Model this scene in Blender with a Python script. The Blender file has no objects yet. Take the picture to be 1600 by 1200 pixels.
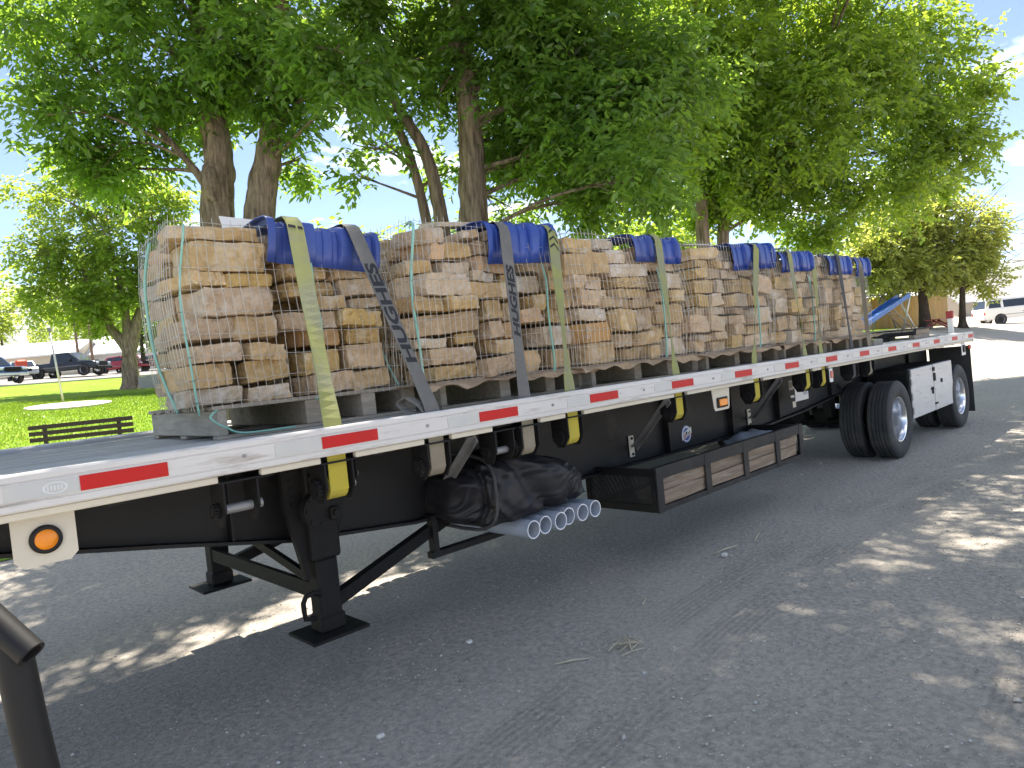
import bpy, bmesh, math, random
import numpy as np
from mathutils import Vector, Matrix, noise as mnoise

S = bpy.context.scene
COL = S.collection
R = math.radians

# ------------------------------------------------------------------ camera
cam_d = bpy.data.cameras.new('camera')
cam_d.sensor_width = 36.0
cam_d.lens = 36.0 * 1065.48 / 1600.0
cam_d.clip_start = 0.05
cam_d.clip_end = 9000
cam = bpy.data.objects.new('camera', cam_d)
COL.objects.link(cam)
yaw, pitch, roll = R(43.626), R(-1.477), R(-5.82)
fwv = Vector((math.sin(yaw) * math.cos(pitch), math.cos(yaw) * math.cos(pitch), math.sin(pitch)))
rv = Vector((math.cos(yaw), -math.sin(yaw), 0))
uv_ = rv.cross(fwv)
r2 = rv * math.cos(roll) + uv_ * math.sin(roll)
u2 = -rv * math.sin(roll) + uv_ * math.cos(roll)
m = Matrix((r2, u2, -fwv)).transposed().to_4x4()
m.translation = Vector((-0.723, -2.994, 1.739))
cam.matrix_world = m
S.camera = cam

# ------------------------------------------------------------------ sun and sky
SUN_EL, SUN_AZ = R(64), R(28)          # azimuth from +Y towards +X
sun_d = bpy.data.lights.new('sun', 'SUN')
sun_d.energy = 4.0
sun_d.angle = R(0.53)
sun_d.color = (1.0, 0.94, 0.84)
sun = bpy.data.objects.new('sun', sun_d)
COL.objects.link(sun)
sdir = Vector((math.sin(SUN_AZ) * math.cos(SUN_EL), math.cos(SUN_AZ) * math.cos(SUN_EL), math.sin(SUN_EL)))
sun.rotation_euler = sdir.to_track_quat('Z', 'Y').to_euler()
sun.location = (0, 0, 60)

W = bpy.data.worlds.new('World')
S.world = W
W.use_nodes = True
nt = W.node_tree
nt.nodes.clear()
wo = nt.nodes.new('ShaderNodeOutputWorld')
bg = nt.nodes.new('ShaderNodeBackground')
sky = nt.nodes.new('ShaderNodeTexSky')
sky.sky_type = 'NISHITA'
sky.sun_disc = False
sky.sun_elevation = SUN_EL
sky.sun_rotation = SUN_AZ
sky.altitude = 2500
sky.air_density = 0.75
sky.dust_density = 0.0
sky.ozone_density = 1.5
tc = nt.nodes.new('ShaderNodeTexCoord')
sep = nt.nodes.new('ShaderNodeSeparateXYZ')
nt.links.new(tc.outputs['Generated'], sep.inputs[0])
mx = nt.nodes.new('ShaderNodeMath'); mx.operation = 'MAXIMUM'; mx.inputs[1].default_value = 0.0
nt.links.new(sep.outputs['Z'], mx.inputs[0])
ad = nt.nodes.new('ShaderNodeMath'); ad.operation = 'ADD'; ad.inputs[1].default_value = 0.12
nt.links.new(mx.outputs[0], ad.inputs[0])
dv = nt.nodes.new('ShaderNodeVectorMath'); dv.operation = 'DIVIDE'
cmb = nt.nodes.new('ShaderNodeCombineXYZ')
for k in ('X', 'Y', 'Z'):
    nt.links.new(ad.outputs[0], cmb.inputs[k])
nt.links.new(tc.outputs['Generated'], dv.inputs[0])
nt.links.new(cmb.outputs[0], dv.inputs[1])
cn = nt.nodes.new('ShaderNodeTexNoise'); cn.inputs['Scale'].default_value = 1.5
cn.inputs['Detail'].default_value = 7; cn.inputs['Roughness'].default_value = 0.58
cof = nt.nodes.new('ShaderNodeVectorMath'); cof.operation = 'ADD'; cof.inputs[1].default_value = (27.2, 35.7, 0.0)
nt.links.new(dv.outputs[0], cof.inputs[0])
nt.links.new(cof.outputs[0], cn.inputs['Vector'])
cr = nt.nodes.new('ShaderNodeMapRange')
cr.inputs['From Min'].default_value = 0.55; cr.inputs['From Max'].default_value = 0.67
nt.links.new(cn.outputs['Fac'], cr.inputs['Value'])
mixc = nt.nodes.new('ShaderNodeMix'); mixc.data_type = 'RGBA'
mixc.inputs['B'].default_value = (10, 10.2, 10.5, 1)  # cloud white; scattered cover added beyond the view to brighten the shade
up_ = nt.nodes.new('ShaderNodeMath'); up_.operation = 'GREATER_THAN'; up_.inputs[1].default_value = 0.0
nt.links.new(sep.outputs['Z'], up_.inputs[0])
cm_ = nt.nodes.new('ShaderNodeMath'); cm_.operation = 'MULTIPLY'
nt.links.new(up_.outputs[0], cm_.inputs[0]); nt.links.new(cr.outputs['Result'], cm_.inputs[1])
nt.links.new(cm_.outputs[0], mixc.inputs['Factor'])
nt.links.new(sky.outputs[0], mixc.inputs['A'])
nt.links.new(mixc.outputs['Result'], bg.inputs['Color'])
bg.inputs['Strength'].default_value = 0.08
nt.links.new(bg.outputs[0], wo.inputs[0])

S.view_settings.view_transform = 'Standard'
S.view_settings.look = 'None'
S.view_settings.gamma = 1.0
S.view_settings.use_curve_mapping = False
S.view_settings.exposure = 1.97
S.view_settings.use_white_balance = True
S.view_settings.white_balance_temperature = 6800
S.render.engine = 'CYCLES'
S.cycles.max_bounces = 8
S.cycles.diffuse_bounces = 3
S.cycles.transmission_bounces = 6
S.cycles.use_denoising = True

# ------------------------------------------------------------------ materials
def mat(name, c1, c2=None, scale=8.0, rough=0.75, metal=0.0, bump=0.0, bscale=None, detail=6, stretch=(1, 1, 1),
        spec=0.5, rnd=0.0, coord='Object', c3=None, s3=2.0, t3=(0.55, 0.7), bdist=0.02, island=False, rnd_hue=0.0):
    """two-tone noise material with optional third blotch colour, relief and per object variation"""
    M = bpy.data.materials.new(name)
    M.use_nodes = True
    n = M.node_tree
    L = n.links.new
    P = n.nodes['Principled BSDF']
    P.inputs['Roughness'].default_value = rough
    P.inputs['Metallic'].default_value = metal
    P.inputs['Specular IOR Level'].default_value = spec
    if c2 is None:
        c2 = c1
    T = n.nodes.new('ShaderNodeTexCoord')
    mp = n.nodes.new('ShaderNodeMapping')
    mp.inputs['Scale'].default_value = stretch
    L(T.outputs[coord], mp.inputs['Vector'])
    vec = mp.outputs[0]
    if rnd > 0 or island:
        oi = n.nodes.new('ShaderNodeNewGeometry') if island else n.nodes.new('ShaderNodeObjectInfo')
        ro = oi.outputs['Random Per Island'] if island else oi.outputs['Random']
        va = n.nodes.new('ShaderNodeVectorMath'); va.operation = 'MULTIPLY_ADD'
        va.inputs[1].default_value = (37.0, 53.0, 71.0)
        cc = n.nodes.new('ShaderNodeCombineXYZ')
        for k in ('X', 'Y', 'Z'):
            L(ro, cc.inputs[k])
        L(cc.outputs[0], va.inputs[0])
        L(vec, va.inputs[2])
        vec = va.outputs[0]
    nz = n.nodes.new('ShaderNodeTexNoise')
    nz.inputs['Scale'].default_value = scale
    nz.inputs['Detail'].default_value = detail
    nz.inputs['Roughness'].default_value = 0.6
    L(vec, nz.inputs['Vector'])
    mr = n.nodes.new('ShaderNodeMapRange')
    mr.inputs['From Min'].default_value = 0.32
    mr.inputs['From Max'].default_value = 0.68
    L(nz.outputs['Fac'], mr.inputs['Value'])
    mx = n.nodes.new('ShaderNodeMix'); mx.data_type = 'RGBA'
    mx.inputs['A'].default_value = (*c1, 1)
    mx.inputs['B'].default_value = (*c2, 1)
    L(mr.outputs[0], mx.inputs['Factor'])
    out = mx.outputs['Result']
    if c3 is not None:
        n3 = n.nodes.new('ShaderNodeTexNoise')
        n3.inputs['Scale'].default_value = s3
        n3.inputs['Detail'].default_value = 8
        n3.inputs['Roughness'].default_value = 0.65
        L(vec, n3.inputs['Vector'])
        m3 = n.nodes.new('ShaderNodeMapRange')
        m3.inputs['From Min'].default_value = t3[0]
        m3.inputs['From Max'].default_value = t3[1]
        L(n3.outputs['Fac'], m3.inputs['Value'])
        x3 = n.nodes.new('ShaderNodeMix'); x3.data_type = 'RGBA'
        x3.inputs['B'].default_value = (*c3, 1)
        L(out, x3.inputs['A'])
        L(m3.outputs[0], x3.inputs['Factor'])
        out = x3.outputs['Result']
    if rnd > 0:
        hs = n.nodes.new('ShaderNodeHueSaturation')
        r1 = n.nodes.new('ShaderNodeMapRange')
        r1.inputs['To Min'].default_value = 1 - rnd
        r1.inputs['To Max'].default_value = 1 + rnd
        L(ro, r1.inputs['Value'])
        L(r1.outputs[0], hs.inputs['Value'])
        w = n.nodes.new('ShaderNodeTexWhiteNoise'); w.noise_dimensions = '1D'
        L(ro, w.inputs['W'])
        r4 = n.nodes.new('ShaderNodeMapRange')
        r4.inputs['To Min'].default_value = 1 - 1.4 * rnd
        r4.inputs['To Max'].default_value = 1 + 0.9 * rnd
        L(w.outputs['Value'], r4.inputs['Value'])
        L(r4.outputs[0], hs.inputs['Saturation'])
        if rnd_hue:
            r5 = n.nodes.new('ShaderNodeMapRange')
            r5.inputs['To Min'].default_value = 0.5 - rnd_hue
            r5.inputs['To Max'].default_value = 0.5 + rnd_hue
            L(w.outputs['Value'], r5.inputs['Value'])
            L(r5.outputs[0], hs.inputs['Hue'])
        L(out, hs.inputs['Color'])
        out = hs.outputs[0]
    L(out, P.inputs['Base Color'])
    if bump > 0:
        nb = n.nodes.new('ShaderNodeTexNoise')
        nb.inputs['Scale'].default_value = bscale or scale * 3
        nb.inputs['Detail'].default_value = 8
        nb.inputs['Roughness'].default_value = 0.65
        L(vec, nb.inputs['Vector'])
        b = n.nodes.new('ShaderNodeBump')
        b.inputs['Strength'].default_value = bump
        b.inputs['Distance'].default_value = bdist
        L(nb.outputs['Fac'], b.inputs['Height'])
        L(b.outputs[0], P.inputs['Normal'])
    return M

def leaf_mat(name, c1, c2, trans, tmix=0.5):
    M = bpy.data.materials.new(name)
    M.use_nodes = True
    n = M.node_tree
    L = n.links.new
    P = n.nodes['Principled BSDF']
    P.inputs['Roughness'].default_value = 0.38
    P.inputs['Specular IOR Level'].default_value = 0.55
    o = n.nodes['Material Output']
    g = n.nodes.new('ShaderNodeNewGeometry')
    mx = n.nodes.new('ShaderNodeMix'); mx.data_type = 'RGBA'
    mx.inputs['A'].default_value = (*c1, 1)
    mx.inputs['B'].default_value = (*c2, 1)
    L(g.outputs['Random Per Island'], mx.inputs['Factor'])
    tcx = n.nodes.new('ShaderNodeTexCoord'); nzz = n.nodes.new('ShaderNodeTexNoise'); nzz.inputs['Scale'].default_value = 1.1
    L(tcx.outputs['Object'], nzz.inputs['Vector'])
    mrr = n.nodes.new('ShaderNodeMapRange'); mrr.inputs['From Min'].default_value = .35; mrr.inputs['From Max'].default_value = .65; mrr.inputs['To Min'].default_value = .72; mrr.inputs['To Max'].default_value = 1.22
    L(nzz.outputs['Fac'], mrr.inputs['Value'])
    hsv = n.nodes.new('ShaderNodeHueSaturation'); L(mx.outputs['Result'], hsv.inputs['Color']); L(mrr.outputs[0], hsv.inputs['Value'])
    L(hsv.outputs[0], P.inputs['Base Color'])
    t = n.nodes.new('ShaderNodeBsdfTranslucent')
    t.inputs['Color'].default_value = (*trans, 1)
    ms = n.nodes.new('ShaderNodeMixShader')
    ms.inputs['Fac'].default_value = tmix
    L(P.outputs[0], ms.inputs[1])
    L(t.outputs[0], ms.inputs[2])
    L(ms.outputs[0], o.inputs['Surface'])
    return M

M = {}
M['dirt'] = mat('dirt', (0.60, 0.545, 0.475), (0.34, 0.315, 0.285), scale=26, rough=0.95, bump=1.0, bscale=45, c3=(0.58, 0.52, 0.44), s3=0.5, t3=(0.5, 0.95), spec=0.1, coord='Object', bdist=0.035, detail=10)
def add_tracks(Mt):
    n = Mt.node_tree; L = n.links.new; P = n.nodes['Principled BSDF']
    src = P.inputs['Base Color'].links[0].from_socket
    T = n.nodes.new('ShaderNodeTexCoord'); sp = n.nodes.new('ShaderNodeSeparateXYZ'); L(T.outputs['Object'], sp.inputs[0])
    def mth(op, a, b=None, c=None):
        q = n.nodes.new('ShaderNodeMath'); q.operation = op
        for i, v in enumerate((a, b, c)):
            if v is None: continue
            if isinstance(v, (int, float)): q.inputs[i].default_value = v
            else: L(v, q.inputs[i])
        return q.outputs[0]
    dx = mth('SUBTRACT', sp.outputs['X'], 5.0)
    v = mth('ADD', sp.outputs['Y'], mth('MULTIPLY', mth('MULTIPLY', dx, dx), .018))
    nz = n.nodes.new('ShaderNodeTexNoise'); nz.inputs['Scale'].default_value = .9; L(T.outputs['Object'], nz.inputs['Vector'])
    tot = None
    for c in (-.35, -.75, -2.2, -2.65):
        d = mth('ABSOLUTE', mth('SUBTRACT', v, c))
        w = n.nodes.new('ShaderNodeMapRange'); w.interpolation_type = 'SMOOTHSTEP'
        w.inputs['From Min'].default_value = .17; w.inputs['From Max'].default_value = .10
        L(d, w.inputs['Value'])
        tot = w.outputs[0] if tot is None else mth('MAXIMUM', tot, w.outputs[0])
    tread = mth('MULTIPLY_ADD', mth('SINE', mth('MULTIPLY', v, 150.0)), .5, .5)
    msk = n.nodes.new('ShaderNodeMapRange'); msk.inputs['From Min'].default_value = .42; msk.inputs['From Max'].default_value = .62; L(nz.outputs['Fac'], msk.inputs['Value'])
    k = mth('MULTIPLY', mth('MULTIPLY', tot, msk.outputs[0]), mth('MULTIPLY_ADD', tread, .16, .06))
    h = n.nodes.new('ShaderNodeHueSaturation'); L(src, h.inputs['Color']); L(mth('SUBTRACT', 1.0, k), h.inputs['Value'])
    L(h.outputs[0], P.inputs['Base Color'])
add_tracks(M['dirt'])
M['wood_rack'] = mat('wood_rack', (0.30, 0.225, 0.16), (0.17, 0.125, 0.09), scale=5, rough=0.9, bump=0.8, bscale=16, stretch=(0.5, 5, 5), c3=(0.36, 0.31, 0.25), s3=4, t3=(0.55, 0.7), rnd=0.2)
M['lawn'] = mat('lawn', (0.13, 0.235, 0.016), (0.19, 0.29, 0.025), scale=2.2, rough=0.9, bump=0.5, bscale=30, c3=(0.25, 0.31, 0.05), s3=0.6, t3=(0.5, 0.75), spec=0.1, bdist=0.05)
M['asphalt'] = mat('asphalt', (0.21, 0.2, 0.19), (0.25, 0.24, 0.225), scale=2, rough=0.95, bump=0.3, bscale=40)
M['pebble'] = mat('pebble', (0.34, 0.32, 0.295), (0.54, 0.51, 0.47), scale=30, rough=0.9, island=True, rnd=0.45)
M['grass'] = leaf_mat('grass', (0.10, 0.19, 0.012), (0.19, 0.27, 0.03), (0.26, 0.40, 0.02), 0.4)
M['stone'] = mat('stone', (0.65, 0.455, 0.24), (0.48, 0.33, 0.17), scale=13, rough=0.9, bump=1.0, bscale=26, c3=(0.67, 0.54, 0.38), s3=5, t3=(0.52, 0.62), spec=0.25, rnd=0.15, bdist=0.03, rnd_hue=0.008)
M['stone_grey'] = mat('stone_grey', (0.58, 0.44, 0.28), (0.46, 0.34, 0.215), scale=12, rough=0.9, bump=1.0, bscale=26, c3=(0.64, 0.56, 0.47), s3=6, t3=(0.5, 0.62), spec=0.25, rnd=0.18, bdist=0.02)
M['stone_orange'] = mat('stone_orange', (0.60, 0.37, 0.17), (0.48, 0.31, 0.17), scale=10, rough=0.9, bump=1.0, bscale=22, c3=(0.5, 0.42, 0.34), s3=5, t3=(0.56, 0.66), spec=0.25, rnd=0.12, bdist=0.02)
M['wire'] = mat('wire', (0.62, 0.6, 0.55), (0.5, 0.48, 0.44), scale=20, rough=0.45, metal=0.55)
M['teal'] = mat('teal', (0.20, 0.46, 0.38), (0.28, 0.52, 0.44), scale=15, rough=0.6)
M['kraft'] = mat('kraft', (0.30, 0.21, 0.13), (0.40, 0.30, 0.20), scale=5, rough=0.9, bump=0.6, bscale=14)
M['wood_grey'] = mat('wood_grey', (0.40, 0.335, 0.255), (0.26, 0.215, 0.165), scale=5, rough=0.9, bump=0.5, bscale=18, stretch=(1, 6, 6), rnd=0.15)
M['wood_end'] = mat('wood_end', (0.42, 0.37, 0.29), (0.29, 0.25, 0.195), scale=6, rough=0.9, bump=0.5, bscale=18, stretch=(6, 1, 6), rnd=0.12)
M['wood_brown'] = mat('wood_brown', (0.44, 0.33, 0.235), (0.29, 0.215, 0.15), scale=4, rough=0.9, bump=0.6, bscale=16, stretch=(0.6, 6, 6), rnd=0.2)
M['plank'] = mat('plank', (0.32, 0.325, 0.31), (0.42, 0.42, 0.395), scale=4, spec=0.25, rough=0.85, bump=0.35, bscale=20, stretch=(0.35, 8, 8), c3=(0.13, 0.12, 0.11), s3=3, t3=(0.6, 0.72), rnd=0.1)
M['white'] = mat('white', (0.62, 0.60, 0.58), (0.55, 0.535, 0.515), scale=3, rough=0.5, bump=0.05, c3=(0.30, 0.26, 0.22), s3=8, t3=(0.55, 0.74), stretch=(0.35, 2, 3))
M['alu'] = mat('alu', (0.50, 0.50, 0.52), (0.36, 0.36, 0.38), scale=6, rough=0.5, metal=0.5, bump=0.1, c3=(0.32, 0.29, 0.27), s3=5, t3=(0.55, 0.7), stretch=(0.6, 3, 3))
M['cream'] = mat('cream', (0.62, 0.57, 0.46), (0.56, 0.51, 0.42), scale=4, rough=0.55, c3=(0.30, 0.23, 0.17), s3=9, t3=(0.63, 0.72), stretch=(0.5, 2, 2))
M['red_tape'] = mat('red_tape', (0.52, 0.012, 0.012), (0.46, 0.016, 0.014), scale=6, rough=0.5, spec=0.25, c3=(0.5, 0.12, 0.10), s3=14, t3=(0.64, 0.78))
M['grey_tape'] = mat('grey_tape', (0.50, 0.50, 0.47), (0.46, 0.47, 0.47), scale=10, rough=0.35)
M['tape_mark'] = mat('tape_mark', (0.6, 0.62, 0.64), rough=0.35)
M['black'] = mat('black', (0.007, 0.007, 0.008), (0.010, 0.0095, 0.010), scale=3, spec=0.3, rough=0.55, bump=0.05, bscale=12, c3=(0.045, 0.04, 0.034), s3=2.2, t3=(0.56, 0.76))
M['black_worn'] = mat('black_worn', (0.008, 0.008, 0.009), (0.013, 0.0125, 0.012), scale=8, spec=0.2, rough=0.65, bump=0.2, bscale=30, c3=(0.03, 0.025, 0.022), s3=6, t3=(0.62, 0.74))
M['black_rack'] = mat('black_rack', (0.018, 0.0175, 0.018), (0.032, 0.03, 0.027), scale=3, spec=0.3, rough=0.6, bump=0.1, c3=(0.06, 0.053, 0.045), s3=2.5, t3=(0.52, 0.75))
M['steel'] = mat('steel', (0.30, 0.30, 0.30), (0.24, 0.24, 0.24), scale=8, rough=0.5, metal=0.4, c3=(0.18, 0.15, 0.13), s3=8, t3=(0.6, 0.72))
M['rubber'] = mat('rubber', (0.03, 0.031, 0.034), (0.045, 0.044, 0.042), scale=6, rough=0.75, bump=0.12, bscale=40, c3=(0.09, 0.082, 0.074), s3=3, t3=(0.55, 0.8))
M['rim'] = mat('rim', (0.75, 0.76, 0.78), (0.68, 0.69, 0.71), scale=5, rough=0.22, metal=0.95)
M['amber'] = mat('amber', (0.85, 0.27, 0.01), (0.75, 0.22, 0.01), scale=20, rough=0.25)
M['red_lens'] = mat('red_lens', (0.4, 0.015, 0.015), rough=0.25)
M['blue'] = mat('blue', (0.008, 0.036, 0.22), (0.012, 0.055, 0.31), scale=3, rough=0.38, bump=0.06, bscale=10, c3=(0.045, 0.055, 0.26), s3=5, t3=(0.58, 0.8), rnd=0.08)
M['strap_y'] = mat('strap_y', (0.29, 0.30, 0.095), (0.235, 0.245, 0.10), scale=6, rough=0.85, bump=0.35, bscale=160, c3=(0.24, 0.245, 0.16), s3=3, t3=(0.45, 0.65))
M['strap_y2'] = mat('strap_y2', (0.48, 0.39, 0.035), (0.41, 0.34, 0.05), scale=6, rough=0.8, bump=0.35, bscale=160)
M['strap_g'] = mat('strap_g', (0.155, 0.15, 0.14), (0.115, 0.113, 0.11), scale=6, rough=0.85, bump=0.35, bscale=160, c3=(0.22, 0.205, 0.175), s3=3, t3=(0.5, 0.7))
M['strap_t'] = mat('strap_t', (0.27, 0.235, 0.17), (0.22, 0.19, 0.14), scale=6, rough=0.85, bump=0.35, bscale=160)
M['strap_b'] = mat('strap_b', (0.045, 0.045, 0.05), (0.065, 0.063, 0.062), scale=6, rough=0.85, bump=0.35, bscale=160)
M['ink'] = mat('ink', (0.018, 0.018, 0.022), rough=0.8)
M['tarp'] = mat('tarp', (0.010, 0.010, 0.013), (0.017, 0.017, 0.02), scale=3, spec=0.35, rough=0.5, bump=0.25, bscale=6, c3=(0.05, 0.042, 0.035), s3=3, t3=(0.58, 0.74), bdist=0.03)
M['pvc'] = mat('pvc', (0.34, 0.38, 0.44), (0.28, 0.32, 0.38), scale=5, rough=0.45, stretch=(3, 0.5, 3), c3=(0.40, 0.40, 0.41), s3=3, t3=(0.5, 0.7))
M['pvc_end'] = mat('pvc_end', (0.72, 0.74, 0.78), rough=0.5)
M['bark'] = mat('bark', (0.38, 0.295, 0.22), (0.11, 0.082, 0.062), scale=9, rough=0.95, bump=1.0, bscale=10, stretch=(1.6, 1.6, 0.22), spec=0.1, bdist=0.10)
M['bark_dark'] = mat('bark_dark', (0.10, 0.078, 0.06), (0.045, 0.036, 0.03), scale=9, rough=0.95, bump=1.0, bscale=10, stretch=(1.6, 1.6, 0.25), spec=0.1, bdist=0.08)
M['leaf_a'] = leaf_mat('leaf_a', (0.04, 0.10, 0.028), (0.12, 0.20, 0.05), (0.37, 0.58, 0.06), 0.46)
M['leaf_b'] = leaf_mat('leaf_b', (0.055, 0.12, 0.026), (0.15, 0.23, 0.05), (0.48, 0.66, 0.06), 0.49)
M['leaf_c'] = leaf_mat('leaf_c', (0.075, 0.14, 0.022), (0.15, 0.23, 0.045), (0.52, 0.66, 0.08), 0.5)
M['leaf_d'] = leaf_mat('leaf_d', (0.10, 0.14, 0.04), (0.21, 0.23, 0.08), (0.60, 0.66, 0.12), 0.54)
M['bench'] = mat('bench', (0.035, 0.016, 0.013), (0.05, 0.022, 0.017), scale=5, rough=0.6, stretch=(0.5, 5, 5))
M['concrete'] = mat('concrete', (0.33, 0.32, 0.30), (0.27, 0.265, 0.25), scale=3, rough=0.9, bump=0.2)
M['sandpale'] = mat('sandpale', (0.62, 0.57, 0.46), (0.55, 0.50, 0.41), scale=3, rough=0.95)
M['glass'] = mat('glass', (0.02, 0.025, 0.03), rough=0.08, spec=0.8)
M['paint_navy'] = mat('paint_navy', (0.018, 0.022, 0.03), rough=0.25)
M['paint_blue'] = mat('paint_blue', (0.015, 0.05, 0.14), rough=0.22)
M['paint_red'] = mat('paint_red', (0.32, 0.012, 0.025), rough=0.25)
M['paint_pink'] = mat('paint_pink', (0.42, 0.06, 0.08), rough=0.3)
M['paint_silver'] = mat('paint_silver', (0.42, 0.44, 0.46), rough=0.3, metal=0.3)
M['paint_van'] = mat('paint_van', (0.74, 0.73, 0.69), rough=0.3)
M['chrome'] = mat('chrome', (0.6, 0.6, 0.6), rough=0.2, metal=0.9)
M['headlamp'] = mat('headlamp', (0.55, 0.56, 0.58), rough=0.15)
M['wall_beige'] = mat('wall_beige', (0.58, 0.50, 0.38), (0.53, 0.46, 0.35), scale=2, rough=0.9)
M['wall_white'] = mat('wall_white', (0.66, 0.64, 0.61), (0.60, 0.58, 0.55), scale=2, rough=0.9)
M['wall_tan'] = mat('wall_tan', (0.40, 0.35, 0.28), (0.36, 0.32, 0.26), scale=2, rough=0.9)
M['wall_brick'] = mat('wall_brick', (0.28, 0.10, 0.07), (0.34, 0.14, 0.10), scale=4, rough=0.9)
M['roof_metal'] = mat('roof_metal', (0.72, 0.72, 0.72), (0.66, 0.67, 0.68), scale=2, rough=0.5)
M['roof_grey'] = mat('roof_grey', (0.18, 0.18, 0.19), (0.22, 0.22, 0.23), scale=3, rough=0.9)
M['roof_tan'] = mat('roof_tan', (0.33, 0.315, 0.305), (0.28, 0.27, 0.265), scale=3, rough=0.9)
M['fence'] = mat('fence', (0.42, 0.275, 0.105), (0.34, 0.225, 0.09), scale=3, rough=0.85, stretch=(5, 5, 0.6), rnd=0.12)
M['slide_blue'] = mat('slide_blue', (0.02, 0.10, 0.32), rough=0.35)
M['play_red'] = mat('play_red', (0.25, 0.03, 0.03), rough=0.4)
M['post_red'] = mat('post_red', (0.28, 0.03, 0.03), rough=0.7)
M['post_white'] = mat('post_white', (0.72, 0.71, 0.68), rough=0.7)
M['pole_wood'] = mat('pole_wood', (0.22, 0.14, 0.09), (0.17, 0.11, 0.075), scale=5, rough=0.9, stretch=(4, 4, 0.5))
M['hill'] = mat('hill', (0.23, 0.24, 0.22), (0.17, 0.19, 0.17), scale=0.01, rough=1.0)
M['paper'] = mat('paper', (0.74, 0.72, 0.69), rough=0.8)
M['straw'] = mat('straw', (0.52, 0.46, 0.34), (0.40, 0.35, 0.26), scale=20, rough=0.9)
M['orange_red'] = mat('orange_red', (0.55, 0.07, 0.03), rough=0.6)
M['sticker_blue'] = mat('sticker_blue', (0.05, 0.13, 0.42), rough=0.4)
M['sticker_red'] = mat('sticker_red', (0.5, 0.04, 0.05), rough=0.4)

# ------------------------------------------------------------------ object helpers
_org = {}
def org(o):
    return _org.get(o.name, Vector((0, 0, 0)))

def tag(o, label=None, cat=None, group=None, kind=None):
    if label: o['label'] = label
    if cat: o['category'] = cat
    if group: o['group'] = group
    if kind: o['kind'] = kind
    return o

def thing(name, label, cat, loc=(0, 0, 0), group=None):
    o = bpy.data.objects.new(name, None)
    COL.objects.link(o)
    o.empty_display_size = 0.1
    o.location = loc
    _org[o.name] = Vector(loc)
    return tag(o, label, cat, group)

def link(name, me, material, parent=None, smooth=False):
    o = bpy.data.objects.new(name, me)
    COL.objects.link(o)
    if material and not me.materials:
        me.materials.append(material if not isinstance(material, str) else M[material])
    if parent:
        o.parent = parent
        _org[o.name] = org(parent)
    if smooth:
        me.shade_smooth()
    return o

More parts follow.
